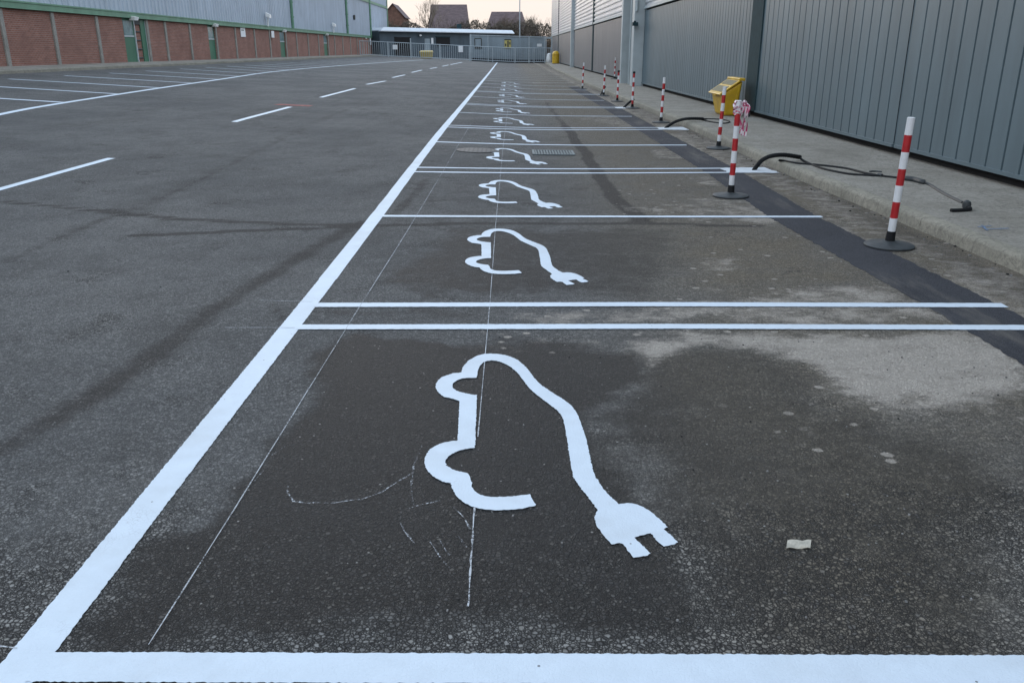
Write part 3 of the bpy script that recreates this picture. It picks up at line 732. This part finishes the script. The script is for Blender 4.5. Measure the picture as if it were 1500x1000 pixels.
mb = MB(); mb.box(-4.7,4.6,.1,.2,-.02,.7); part(mb, 'gap_shade_strip', BLACK, gt)  # black strip puts in the shade of the open gap under the boards
sign('dark edged notice at the left of the boarded gate', (-3.85, FY+1.13, 0), [('panel', BOARD, (-.4,.4,0,.03,1.95,2.9)), ('frame', SIGND, (-.45,.45,-.01,0,2.86,2.98)), ('frame', SIGND, (-.45,.45,-.01,0,1.72,1.95)), ('frame', SIGND, (-.47,-.36,-.012,0,2.0,2.85)), ('frame', SIGND, (.36,.47,-.012,0,2.0,2.85))])
sign('yellow warning sign in the middle of the boarded gate', (-.1, FY+1.13, 0), [('panel', SIGNY, (-.42,.42,0,.03,1.75,2.85)), ('print', SIGND, (-.42,.42,-.01,0,2.72,2.85)), ('print', SIGND, (-.06,.1,-.01,0,1.9,2.65)), ('print', SIGND, (-.35,-.2,-.01,0,2.0,2.3)), ('print', SIGND, (.2,.34,-.01,0,2.2,2.5))])
sign('small white sign at the right end of the boarded gate', (3.9, FY+1.13, 0), [('panel', SIGNW, (-.3,.3,0,.03,1.95,2.3))])
sign('pale grey notice plate hanging on the railing before the left doorway', (-14.2, FY-.14, gz_(-14.2,FY)), [('panel', SIGNW, (-.3,.3,0,.03,.95,1.5))])
sign('white notice plate hanging on the railing before the dark window', (-6.0, FY-.14, gz_(-6,FY)), [('panel', SIGNW, (-.28,.28,0,.03,1.0,1.75))])
mb = MB(); mb.box(-.09,.09,-.09,.09,0,3.1); mb.box(-.75,.09,-.07,.07,2.9,3.1); mb.box(-.72,-.64,-.05,.05,0,3.0); o = mb.build('gateway_frame', GALV, loc=(5.45, FY+1.1, 0)); tag(o, 'narrow steel gateway frame between the boarded gate and the grey building', 'gateway')
mb = MB(); mb.lathe([(.30,0),(.36,.08),(.34,.5),(.24,.95),(.1,1.05)], 16); o = mb.build('white_sack', LAMPW, smooth=True, loc=(5.05, FY-.8, .12)); tag(o, 'white bulging sack on the pavement beside the gateway', 'sack')
mb = MB(); mb.lathe([(.30,0),(.40,.05),(.40,.95),(.36,1.15),(.22,1.3),(.05,1.36)], 20); ro = thing('grit_bin', 'yellow rounded bin at the far end of the right hand pavement', 'bin', (5.22, 98, .12)); mb.build('body', YEL, ro, smooth=True)
mb = MB(); mb.lathe([(.41,0),(.43,.02),(.43,.06),(.41,.08)], 20); mb.build('rim', YEL, ro, smooth=True, loc=(0,0,.93))
# low building
lb = thing('low_building', 'low grey building with a white roof edge behind the railing', 'building', (0, 0, 0))
def lerp3(t, x, y_): return None
A0 = Vector((-17.6, 122)); A1 = Vector((.2, 142)); ax = (A1-A0); ALen = ax.length; ax.normalize(); an = Vector((-ax.y, ax.x))
lb.location = (A0.x, A0.y, 1.0); lb.rotation_euler = (0, 0, math.atan2(ax.y, ax.x))
def lbox(x0, x1, y0, y1, z0, z1): q = MB(); q.box(x0, x1, y0, y1, z0, z1); return q
part(lbox(0, ALen, 0, 6, -1.2, 3.1), 'wall', SHED, lb)
mb = MB(); mb.hexa([(-.1,-.1,3.0),(ALen+.3,-.1,3.0),(ALen+.3,6.3,3.0),(-.1,6.3,3.0),(.9,.1,3.46),(ALen+.3,.1,3.46),(ALen+.3,6.3,3.52),(.9,6.3,3.52)]); rf = part(mb, 'roof', ROOFW, lb)
mb = MB(); mb.hexa([(-.3,-.62,2.95),(ALen+.42,-.62,2.95),(ALen+.42,-.1,2.95),(-.3,-.1,2.95),(-.3,-.62,3.07),(ALen+.42,-.62,3.07),(ALen+.42,-.1,3.5),(.7,-.1,3.5)]); part(mb, 'fascia', ROOFW, rf)
part(lbox(2.6, 5.6, -.04, .1, -.6, 2.25), 'door', BLACK, lb)
w = part(lbox(10.6, 13.4, -.04, .1, 1.1, 2.3), 'window', BLACK, lb); part(lbox(10.5, 13.5, -.06, 0, 2.3, 2.42), 'frame', DARKM, w)
part(lbox(16.2, 18.2, -.04, .1, -.6, 2.0), 'door', SHED, lb)
part(lbox(8.3, 9.3, -.05, .1, -.5, 2.1), 'door', BOARD, lb); part(lbox(9.6, 10.0, -.05, .1, 1.4, 2.2), 'notice', SIGNW, lb)
mb = MB(); mb.lathe([(.04,0),(.17,.08),(.17,.22),(.05,.3)], 12, (7.3,-.25,2.35)); part(mb, 'wall_light', LAMPW, lb, smooth=True)
part(lbox(15.6,16.4,.5,.7,3.1,4.2), 'vent', DARKM, lb)
def box_bin(label, loc, m):
    t = thing('grit_bin', label, 'bin', loc)
    q = MB(); q.hexa([(-.7,-.4,0),(.7,-.4,0),(.7,.4,0),(-.7,.4,0),(-.85,-.5,.75),(.85,-.5,.75),(.85,.5,.75),(-.85,.5,.75)]); q.build('body', m, t, bevel=.04)
    q = MB(); q.hexa([(-.9,-.55,.75),(.9,-.55,.75),(.9,.55,.75),(-.9,.55,.75),(-.8,-.45,.9),(.8,-.45,.9),(.8,.45,1.0),(-.8,.45,1.0)]); q.build('lid', m, t, bevel=.03)
box_bin('dull yellow grit bin behind the railing near the low building', (-10.6, FY+3, gz_(-10.6,FY)), YEL2)
mb = MB(); mb.tube([(0,0,0),(0,0,1.2)], .11, 12); mb.tube([(0,0,1.2),(0,0,12.0)], [.085,.06], 12); lc = thing('lamp_column', 'tall slim grey lamp column behind the boarded gate', 'lamp post', (1.62, 130, 0)); mb.build('column', GALV, lc, smooth=True)
mb = MB(); mb.tube([(0,0,12),(0,-.4,12.25),(0,-1.2,12.35)], .04, 8); mb.build('arm', GALV, lc, smooth=True); q = MB(); q.box(-.14,.14,-1.75,-1.1,12.3,12.42); q.build('lamp', GALV, lc, bevel=.03)

# ------------------------------------------------------------------ houses, trees and hedge beyond
def house(label, x0, x1, y0, depth, eave, ridge, hip=0., gable_front=False, chim=None):
    h = thing('house', label, 'house', ((x0+x1)/2, y0, 0)); w_ = (x1-x0)/2; d = depth
    q = MB(); q.box(-w_+.2, w_-.2, .2, d-.2, 0, eave)
    if gable_front: q.add([(-w_+.2,.2,eave),(w_-.2,.2,eave),(0,.2,ridge-.1),(-w_+.2,d-.2,eave),(w_-.2,d-.2,eave),(0,d-.2,ridge-.1)], [(0,1,2),(3,5,4)])
    else: q.add([(-w_+.2,.2,eave),(-w_+.2,d-.2,eave),(-w_+.2+hip*.9,d/2,ridge-.15),(w_-.2,.2,eave),(w_-.2,d-.2,eave),(w_-.2-hip*.9,d/2,ridge-.15)], [(0,2,1),(3,4,5)])
    q.build('wall', HBRICK, h)
    r_ = MB()
    if gable_front:
        for s in (-1, 1):
            r_.hexa([(s*(w_+.25),-.15,eave-.25),(0,-.15,ridge),(0,d+.15,ridge),(s*(w_+.25),d+.15,eave-.25),(s*(w_+.25),-.15,eave-.08),(0,-.15,ridge+.2),(0,d+.15,ridge+.2),(s*(w_+.25),d+.15,eave-.08)])
    else:
        for s, yy in ((1, -.3), (-1, d+.3)):
            r_.hexa([(-w_-.2,yy,eave-.2),(w_+.2,yy,eave-.2),(w_+.2-hip,d/2,ridge),(-w_-.2+hip,d/2,ridge),(-w_-.2,yy,eave),(w_+.2,yy,eave),(w_+.2-hip,d/2,ridge+.2),(-w_-.2+hip,d/2,ridge+.2)])
        if hip:
            for s in (-1, 1): r_.add([(s*(w_+.2),-.3,eave),(s*(w_+.2),d+.3,eave),(s*(w_+.2-hip),d/2,ridge+.2)], [(0,1,2)])
    rf = r_.build('roof', TILE, h)
    for xx in (-w_*.5, w_*.5):
        q = MB(); q.box(xx-.5, xx+.5, .12, .25, eave*.45, eave*.75); f = q.build('window', SIGNW, h); q = MB(); q.box(xx-.42, xx+.42, .10, .13, eave*.47, eave*.73); q.build('pane', GLASS, f)
    if chim is not None:
        q = MB(); q.box(chim-.4, chim+.4, d/2-.4, d/2+.4, ridge-.8, ridge+1.2); q.build('chimney', HBRICK, rf)
house('brown brick house with a steep front gable beside the far end of the left warehouse', -31.7, -26.1, 225, 12, 9.3, 12.3, gable_front=True)
house('house with a broad dark tiled roof rising straight behind the low building', -17.4, -8.9, 195, 9, 5.2, 10.8, hip=.5)
house('hipped dark roofed house partly hidden by a brown bare tree behind the boarded gate', -5.4, 4.6, 202, 9, 4.5, 9.6, hip=1.7)
house('small dark roofed house between the hipped roof house and the pale bare tree', 3.0, 7.5, 215, 8, 4.2, 6.9, hip=.8, chim=.3)
def branches(mbt, mbc, p, d, L_, r, depth, spread, up, nsub, maxd):
    n = 3; pts = [p]; q = p.copy(); dd = d.copy()
    for i in range(n):
        dd = (dd + Vector((random.gauss(0,.12), random.gauss(0,.12), random.gauss(0,.08) + up))).normalized(); q = q + dd * (L_/n); pts.append(q.copy())
    (mbt if depth < 2 else mbc).tube(pts, [r*(1-.45*i/n) for i in range(n+1)], 5 if depth < 2 else 3, cap=False)
    if depth >= maxd: return
    for k in range(nsub):
        t = random.uniform(.45, 1.); i = min(n-1, int(t*n)); b = pts[i].lerp(pts[i+1], t*n-i)
        a = Vector((random.gauss(0,1), random.gauss(0,1), random.gauss(.1,.6))).normalized()
        branches(mbt, mbc, b, (dd*(1-spread) + a*spread).normalized(), L_*random.uniform(.55,.8), r*.55, depth+1, spread, up, nsub, maxd)
def tree(label, x, y_, h_, spread, up, nsub, maxd, m, name='bare_tree', stems=1, r=.16):
    t = thing(name, label, 'tree' if 'tree' in name else 'bush', (x, y_, hz(x, y_)))
    a, b = MB(), MB()
    for s in range(stems):
        branches(a, b, Vector((random.uniform(-.3,.3)*(stems>1), random.uniform(-.3,.3)*(stems>1), 0)), Vector((random.gauss(0,.3)*(stems>1), random.gauss(0,.2)*(stems>1), 1)).normalized(), h_*.42, r, 0, spread, up, nsub, maxd)
    a.build('trunk', BARK, t); b.build('crown', m, t)
tree('tall thin bare tree behind the left part of the low building', -14.2, 158, 11.0, .36, .10, 4, 4, TWIGP)
tree('slender bare sapling left of the broad roofed house', -13.0, 162, 9.5, .35, .12, 3, 4, TWIGP)
tree('pale bare round crowned tree near the right hand building', 4.9, 165, 9.4, .40, .07, 5, 4, TWIGP, r=.15)
tree('brown bare tree standing before the hipped roof house', -.3, 152, 8.0, .6, .04, 7, 4, TWIG, r=.18)
for i, (x, y_, h_, lab) in enumerate(((-6.2,150,5.4,'low brown bush just right of the broad roofed house'), (-4.0,151,5.2,'brown bush left of the hipped roof house'), (-9.6,151,5.0,'dark bush before the broad tiled roof'),
        (6.6,153,5.2,'brown bush close to the right hand building'), (3.4,151,4.8,'dark bush to the right of the lamp column'), (-12.4,150,4.6,'low scrubby bush before the left end of the broad roof'), (1.8,149,6.0,'brown twiggy bush at the lamp column'))):
    tree(lab, x, y_, h_, .65, .03, 7, 3, TWIG, 'bare_bush', 3, .09)
mb = MB()
for i in range(24000):
    x = random.uniform(-26, 10); top = 5.35 + 1.3*math.sin(x*.7)*.3 + 1.5*(vnoise(np.array([x+50.]), np.array([3.]), .6, 3)[0]-.4) + .9*(vnoise(np.array([x+50.]), np.array([9.]), 2.2, 4)[0]-.5) + max(0, -x-8)*.02
    z = 2.6 + (top-2.6) * (1-random.random()**1.1); c = Vector((x, 148 + random.gauss(0,.9), z)); s = random.uniform(.05,.16)
    u = Vector((random.gauss(0,1),random.gauss(0,1),random.gauss(0,1))).normalized()*s; v_ = u.orthogonal().normalized()*s*.6
    mb.add([c-u, c+v_, c+u, c-v_], [(0,1,2,3)])
for i in range(500):
    x = random.uniform(-26, 10); mb.tube([(x,148,.2),(x+random.gauss(0,.3),148+random.gauss(0,.4),3.3),(x+random.gauss(0,.6),148+random.gauss(0,.5),5.4+random.random()*1.2)], [.03,.02,.012], 3, cap=False)
ho = mb.build('hedge', HEDGE); tag(ho, 'dark brown winter hedge behind the low building', 'hedge', kind='stuff')

# ------------------------------------------------------------------ red and white marker posts
def bollard_parts(root, first):
    b = MB(); b.lathe([(.195,0),(.205,.004),(.205,.014),(.195,.022),(.15,.028),(.07,.036),(.05,.05)], 40); b.build('base', GREYR, root, smooth=True)
    b = MB(); b.lathe([(.042,.04),(.04,.05),(.036,.13),(.034,.132)], 20); b.build('socket', RUB, root, smooth=True)
    b = MB(); z = .13; seg = .138; r = .031
    for k in range(7):
        z1 = z + (seg if k else .115); b.lathe([(r,z),(r,z1)], 24, mi=(k % 2) if first else ((k+1) % 2)); z = z1
    b.lathe([(r,z-.001),(r-.006,z+.003)], 24, mi=0); b.build('pole', [POLEW, POLER], root, smooth=True)
B = [((1302,361), 0, 1.0, (.02,.03), 'red and white marker post nearest the viewer, beside the dark asphalt strip'),
     ((1070,288), 0, .99, (.01,.0), 'red and white marker post with a ribbon of tape tied at its top'),
     ((1052,218), 0, .94, (.01,.05), 'red and white marker post standing in front of the yellow grit bin'),
     ((968,180), 0, .93, (.02,.04), 'red and white marker post beside the second black conduit'),
     ((926,159), 0, .90, (.0,.02), 'red and white marker post with a dark top, beside the third black conduit'),
     ((904,149), 0, .86, (.0,.03), 'dark topped red and white marker post, third from the far end of the kerb row'),
     ((884,141), 0, .98, (.0,.05), 'red and white marker post beside the farthest black conduit'),
     ((853,131), 0, 1., (.02,.06), 'farthest red and white marker post of the row along the kerb'),
     ((900,116), .125, 1., (.0,.03), 'red and white marker post standing on the pavement against the grey wall')]
proto = thing('marker_post', 'x', 'marker post', (0,0,0), 'red and white marker posts'); bollard_parts(proto, True)
protob = thing('marker_post', 'x', 'marker post', (0,0,0), 'red and white marker posts'); bollard_parts(protob, False)
cap = MB(); cap.lathe([(.034,1.06),(.036,1.075),(.036,1.115),(.02,1.125)], 20); cap.build('cap', RUB, protob, smooth=True)
used = set(); BL = []
for i, (p, off, s, tilt, lab) in enumerate(B):
    src = protob if i in (4, 5) else proto
    if id(src) in used: o = copy_tree(src)
    else: o = src; used.add(id(src))
    q = U(*p, off); o.location = (q.x, q.y, (hz(q.x, q.y) + off) if off == 0 else .124)
    if off == 0: o.location.z = hz(q.x, q.y) + .003
    o.scale = (1, 1, s); o['label'] = lab; BL.append(o)
    for ch in [k for k in bpy.data.objects if k.parent == o and not k.name.startswith('base')]: ch.rotation_euler = (tilt[0], tilt[1] * .5, 0)
# tape tied to the second post
bp = BL[1].location; tt = thing('barrier_tape', 'crumpled red and white barrier tape tied round the top of a marker post', 'tape', (bp.x, bp.y, bp.z))
mb = MB()
def band(pts, w, mb, striped=True):
    pts = [Vector(p) for p in pts]; n = 5
    P_ = crom(pts, n); b0 = len(mb.v)
    for i, p in enumerate(P_):
        t = (P_[min(i+1,len(P_)-1)] - P_[max(i-1,0)]).normalized(); sd = t.cross(Vector((math.sin(i*.35), math.cos(i*.35), .35))).normalized()
        mb.v += [tuple(p - sd*w/2), tuple(p - sd*w/6), tuple(p + sd*w/2)]
    for i in range(len(P_)-1):
        for j in range(2):
            a = b0+3*i+j; mb.f.append((a, a+1, a+4, a+3)); mb.m.append(1 if ((i//3 + j) % 3 == 0) else 0)
for k in range(6):                  # wraps
    z = .93 + .02*k; ph = random.uniform(0, 6.28); rr = .034 + random.uniform(.003,.012)
    band([(rr*math.cos(ph+t_*1.1), rr*math.sin(ph+t_*1.1), z + random.uniform(-.025,.025)) for t_ in range(7)], .03, mb)
for k in range(5):                  # loops and tails
    a = random.uniform(-.9, .9); x = .04*math.cos(a); y_ = .04*math.sin(a); dx = random.uniform(.02,.085); ln = random.uniform(.10,.32)
    band([(x,y_,1.0),(x+dx*.6,y_-.02,1.07-random.random()*.05),(x+dx,y_-.02,.98),(x+dx*.9+random.gauss(0,.015),y_-.01,.98-ln*.5),(x+dx*.8+random.gauss(0,.03),y_,.98-ln)], .03, mb)
mb.build('tape_ribbon', [TAPEW, TAPER], tt, smooth=False)

# ------------------------------------------------------------------ conduits and cables
def ringed(pts, r):
    P_ = crom(pts, 26); rs = [r * (1.0 if i % 4 < 2 else .88) for i in range(len(P_))]
    m = MB(); m.tube(P_, rs, 14); return m
def conduit(pxs, r, label):
    pts = [U(*p) for p in pxs]; b = pts[0].copy()
    for p in pts[1:]: p.y = b.y + (p.y - b.y) * .5
    t = thing('conduit', label, 'conduit', b, 'black conduits rising from the bays')
    pts = [p - b for p in pts]; pts.insert(0, pts[0] + Vector((-.02, 0, -.06)))
    ringed(pts, r).build('duct', RUB, t, smooth=True)
    d = (pts[-1]-pts[-2]).normalized(); m = MB(); m.tube([pts[-1]-d*.01, pts[-1]+d*.004], r*.72, 14); m.build('bore', BLACK, t)
    return t, pts[-1] + b
c1_, e1 = conduit([(1104,250,0),(1109,242,.07),(1118,235.5,.15),(1132,230,.21),(1150,227.5,.22),(1168,229,.17)], .031, 'black ribbed conduit curving up from the white patch nearest the viewer')
c2_, e2 = conduit([(975,188,0),(984,179,.10),(997,174.5,.17),(1010,173,.19),(1025,172.5,.17)], .033, 'black ribbed conduit curving onto the pavement near the grit bin')
c3_, e3 = conduit([(914,158,0),(919,150,.12),(926,144.5,.22)], .034, 'short black conduit leaning beside a dark topped marker post')
c4_, e4 = conduit([(880,139.5,0),(881,132,.14),(884,126,.28)], .034, 'farthest black conduit stub standing at the kerb')
def cable(pxs, r, z=.13, start=None, n=8):
    P_ = [U(p[0], p[1], p[2] if len(p) > 2 else z) for p in pxs]
    if start is not None: P_.insert(0, start)
    m = MB(); m.tube(crom(P_, n), r, 8); return m
cb = thing('cable', 'black cable with connectors lying loose on the pavement beside the nearest conduit', 'cable', (0,0,0), 'loose cables on the pavement')
cable([(1182,238),(1205,247),(1240,254.5),(1270,257),(1292,258)], .016, start=e1 - Vector((.02,0,0))).build('wire', RUB, cb, smooth=True)
cable([(1141,235,.14),(1150,236),(1165,239),(1200,242),(1240,247),(1268,254),(1292,258),(1318,261),(1332,262)], .016).build('wire', RUB, cb, smooth=True)
cable([(1326,261.5,.145),(1330,261.5,.15),(1340,263,.15),(1350,266,.15),(1354,267,.145)], .03).build('sleeve', GREYR, cb, smooth=True)
cable([(1352,266.5),(1362,271),(1378,281),(1395,290),(1410,297)], .018).build('wire', GREYR, cb, smooth=True)
m = MB(); m.lathe([(.01,-.045),(.035,-.03),(.042,0),(.035,.03),(.01,.045)], 14); kb = m.build('connector', GREYR, cb, smooth=True); kb.location = U(1416, 300, .16)
cable([(1416,303,.14),(1421,306,.14),(1410,308,.135),(1393,308.5,.135)], .02).build('plug', RUB, cb, smooth=True)
cable([(1274,251.5),(1282,251),(1291,252)], .012).build('clip', GREYR, cb, smooth=True); cable([(1286,256,.14),(1292,257,.14)], .02).build('clip', GREYR, cb, smooth=True)
cb2 = thing('cable', 'thin black cable loop on the pavement in front of the grit bin', 'cable', (0,0,0), 'loose cables on the pavement')
cable([(1035,174.5),(1052,175),(1066,177),(1068,179.5),(1058,181),(1040,178.5),(1028,175.5)], .018, start=e2 - Vector((.02,0,0))).build('wire', RUB, cb2, smooth=True)

# ------------------------------------------------------------------ yellow grit bin
gb = thing('grit_bin', 'large yellow grit bin with sloping lid standing against the grey wall', 'bin', (4.96, 20.3, .124), None)
D_, H0, H1, W_ = .47, .50, .82, 1.1
mb = MB(); mb.hexa([(.10,.10,.0),(D_-.07,.10,.0),(D_-.07,W_-.10,.0),(.10,W_-.10,.0),(0,0,H0),(D_,0,H1-.02),(D_,W_,H1-.02),(0,W_,H0)])
bo = mb.build('body', YEL, gb, bevel=.06); bo.modifiers['bevel'].segments = 4
nrm = Vector((-(H1-H0), 0, D_)).normalized()
def lid(a, b, lo, hi, y0, y1):
    p0 = Vector((a, 0, H0 + (H1-H0)*a/D_)); p1 = Vector((b, 0, H0 + (H1-H0)*b/D_)); q = []
    for t_ in (lo, hi):
        for p, yy in ((p0,y0),(p1,y0),(p1,y1),(p0,y1)): r_ = p + nrm*t_; q.append((r_.x, yy, r_.z))
    m = MB(); m.hexa(q); return m
ld = lid(-.05, D_-.06, .004, .04, -.03, W_+.03).build('lid', YEL, gb, bevel=.015)
lid(.02, .19, .041, .046, .06, W_-.06).build('grip_panel', LIDG, ld); lid(.24, .38, .041, .046, .06, W_-.06).build('grip_panel', LIDG, ld)
mb = MB(); mb.box(D_-.1, D_+.04, -.03, W_+.03, H1-.03, H1+.035); mb.build('hinge_ledge', YEL, gb, bevel=.015)
mb = MB(); mb.box(-.06,-.03,.4,.7,H0-.05,H0+.0); mb.build('handle', YEL, gb, bevel=.01)
mb = MB(); mb.box(.52,.64,-.14,.0,0,.10); mb.box(.55,.62,-.1,-.04,.1,.16); o = mb.build('wall_fixing', GREYR, loc=(4.98,20.3,.124), bevel=.01); tag(o, 'small grey metal block on the pavement at the foot of the grit bin', 'block')

# ------------------------------------------------------------------ covers, litter, loose stones
def gridded(name, label, cat, cx, cy, w_, d_, m, nx, ny, rot=0., shape='rect'):
    t = thing(name, label, cat, (cx, cy, hz(cx, cy)+.004)); t.rotation_euler = (-.0, math.atan((hz(cx+.3,cy)-hz(cx-.3,cy))/-.6)*1., rot)
    q = MB(); q.box(-w_/2, w_/2, -d_/2, -d_/2+.04, 0, .016); q.box(-w_/2, w_/2, d_/2-.04, d_/2, 0, .016); q.box(-w_/2, -w_/2+.04, -d_/2+.04, d_/2-.04, 0, .016); q.box(w_/2-.04, w_/2, -d_/2+.04, d_/2-.04, 0, .016); q.build('frame', m, t)
    q = MB(); q.box(-w_/2+.04, w_/2-.04, -d_/2+.04, d_/2-.04, .001, .005); q.build('pit', BLACK, t)
    q = MB(); a = w_-.08; b = d_-.08
    for i in range(nx): x_ = -a/2 + a*(i+.5)/nx; q.box(x_-a/nx*.3, x_+a/nx*.3, -b/2, b/2, .005, .013)
    for j in range(1, ny): y_ = -b/2 + b*j/ny; q.box(-a/2, a/2, y_-.012, y_+.012, .006, .0145)
    q.build('grate', m, t)
gridded('drain_grate', 'pale rectangular drain grate beside the plug of the fourth car symbol', 'drain', .72, 13.9, .68, .62, DRAIN, 13, 3)
mc = thing('manhole_cover', 'dark round patterned manhole cover left of the fourth car symbol', 'manhole', (-.52, 14.0, hz(-.52,14.0)+.004)); mc.rotation_euler = (0, .028, 0)
q = MB(); q.lathe([(.30,0),(.30,.008),(.27,.010)], 36); q.build('cover', TREAD, mc, smooth=True)
q = MB(); q.lathe([(.34,0),(.34,.006),(.305,.007)], 36); q.build('frame', IRON, mc)
q = MB(); n = 8
for i in range(n+1):
    for j in range(n+1): q.v.append((.082*(i/n-.5) + .02*(j/n-.5), .05*(j/n-.5), .004 + .0025*math.sin(i*1.1+j*.7) + random.uniform(0,.0015)))
q.f = [(i*(n+1)+j, (i+1)*(n+1)+j, (i+1)*(n+1)+j+1, i*(n+1)+j+1) for i in range(n) for j in range(n)]; q.m = [0]*len(q.f)
pl = U(1170, 798); o = q.build('paper_scrap', PAPER, loc=(pl.x, pl.y, 0)); md = o.modifiers.new('thick', 'SOLIDIFY'); md.thickness = .0012; tag(o, 'small crumpled scrap of pale paper on the asphalt right of the plug', 'litter')
q = MB()
for i in range(420):
    if i < 250: x = random.uniform(-.3, 3.2); y_ = random.uniform(2.0, 4.7); s = random.uniform(.0015,.005)
    elif i < 380: y_ = random.uniform(4, 18); x = kx(y_) - abs(random.gauss(0,.10)) - .01; s = random.uniform(.004,.012)
    else: x = random.uniform(-6, -1.4); y_ = random.uniform(2.5, 9); s = random.uniform(.003,.008)
    c = Vector((x, y_, hz(x, y_) + s*.4)); vs = [c + Vector((random.uniform(.6,1.1)*s*a, random.uniform(.6,1.1)*s*b, random.uniform(.4,.7)*s*e)) for a, b, e in ((-1,-1,-1),(1,-1,-1),(1,1,-1),(-1,1,-1),(-.7,-.7,1),(.7,-.7,1),(.7,.7,1),(-.7,.7,1))]
    q.hexa(vs, i % 3 == 0)
o = q.build('loose_grit', [STONE, RUB]); tag(o, 'loose grit scattered on the asphalt', 'grit', kind='stuff')
sb = MB()
for a, b in (((1432,333),(1452,331)),((1445,336),(1478,335)),((1438,330),(1446,338))):
    p0, p1 = U(*a, .125), U(*b, .125); b0 = len(sb.v); d = (p1-p0); nn = Vector((-d.y, d.x, 0)).normalized()*.012
    sb.v += [tuple(p0-nn+Vector((0,0,.004))), tuple(p1-nn+Vector((0,0,.004))), tuple(p1+nn+Vector((0,0,.004))), tuple(p0+nn+Vector((0,0,.004)))]; sb.f.append((b0,b0+1,b0+2,b0+3)); sb.m.append(0)
o = sb.build('spray_mark', BLUEM); tag(o, 'faint blue spray paint scribble on the pavement at the right edge', 'paint mark')

# ------------------------------------------------------------------ sky, sun, camera
SUN_EL, SUN_AZ = R(14), R(-18)      # low hidden sun ahead and a little left
w = bpy.data.worlds.new('World'); sc.world = w; w.use_nodes = True; nt = w.node_tree; g = G(nt); bg = nt.nodes['Background']
sky = g.n('ShaderNodeTexSky', sky_type='NISHITA'); sky.sun_disc = False; sky.sun_elevation = SUN_EL; sky.sun_rotation = SUN_AZ
gen = g.n('ShaderNodeTexCoord').outputs['Generated']; s3 = g.n('ShaderNodeSeparateXYZ'); g.link(gen, s3.inputs[0])
cr = g.n('ShaderNodeValToRGB'); e = cr.color_ramp; K = 10.
e.elements[0].position = .0; e.elements[0].color = (.64*K,.565*K,.515*K,1); e.elements[1].position = 1.; e.elements[1].color = (.79*K,.98*K,1.20*K,1)
for p, c in ((.07,(.66,.595,.56)), (.2,(.70,.70,.74)), (.45,(.76,.90,1.08))):
    q = e.elements.new(p); q.color = (*[v*K for v in c], 1)
cl = g.n('ShaderNodeTexNoise'); mp = g.n('ShaderNodeMapping'); mp.inputs['Scale'].default_value = (1,1,4); g.link(gen, mp.inputs[0]); g.link(mp.outputs[0], cl.inputs['Vector']); cl.inputs['Scale'].default_value = 2.2; cl.inputs['Detail'].default_value = 5
g.link(g.math('MAXIMUM', s3.outputs[2], 0.), cr.inputs[0])
ov = g.mix(g.ramp(cl.outputs['Fac'], .35, .7, 0, .22), cr.outputs[0], (7.0,7.2,7.8))
g.link(g.mix(.985, sky.outputs[0], ov), bg.inputs['Color']); bg.inputs['Strength'].default_value = .1
sl = bpy.data.lights.new('sun', 'SUN'); sl.energy = .5; sl.angle = R(25); sl.color = (1,.86,.72); so = bpy.data.objects.new('sun', sl); COL.objects.link(so)
sd = Vector((math.sin(SUN_AZ)*math.cos(SUN_EL), math.cos(SUN_AZ)*math.cos(SUN_EL), math.sin(SUN_EL))); so.rotation_euler = sd.to_track_quat('Z', 'Y').to_euler()
cam = bpy.data.cameras.new('camera'); cam.sensor_width = 36; cam.lens = 36 * F / 1500; cam.clip_end = 3000; cam.clip_start = .05
co = bpy.data.objects.new('camera', cam); COL.objects.link(co); co.location = (0, 0, EYE); co.rotation_euler = (math.pi/2 - TH, 0, -YAW)
sc.camera = co
vs = sc.view_settings; vs.view_transform = 'Standard'; vs.look = 'None'; vs.exposure = .62; vs.gamma = 1; vs.use_curve_mapping = False
sc.cycles.use_denoising = True
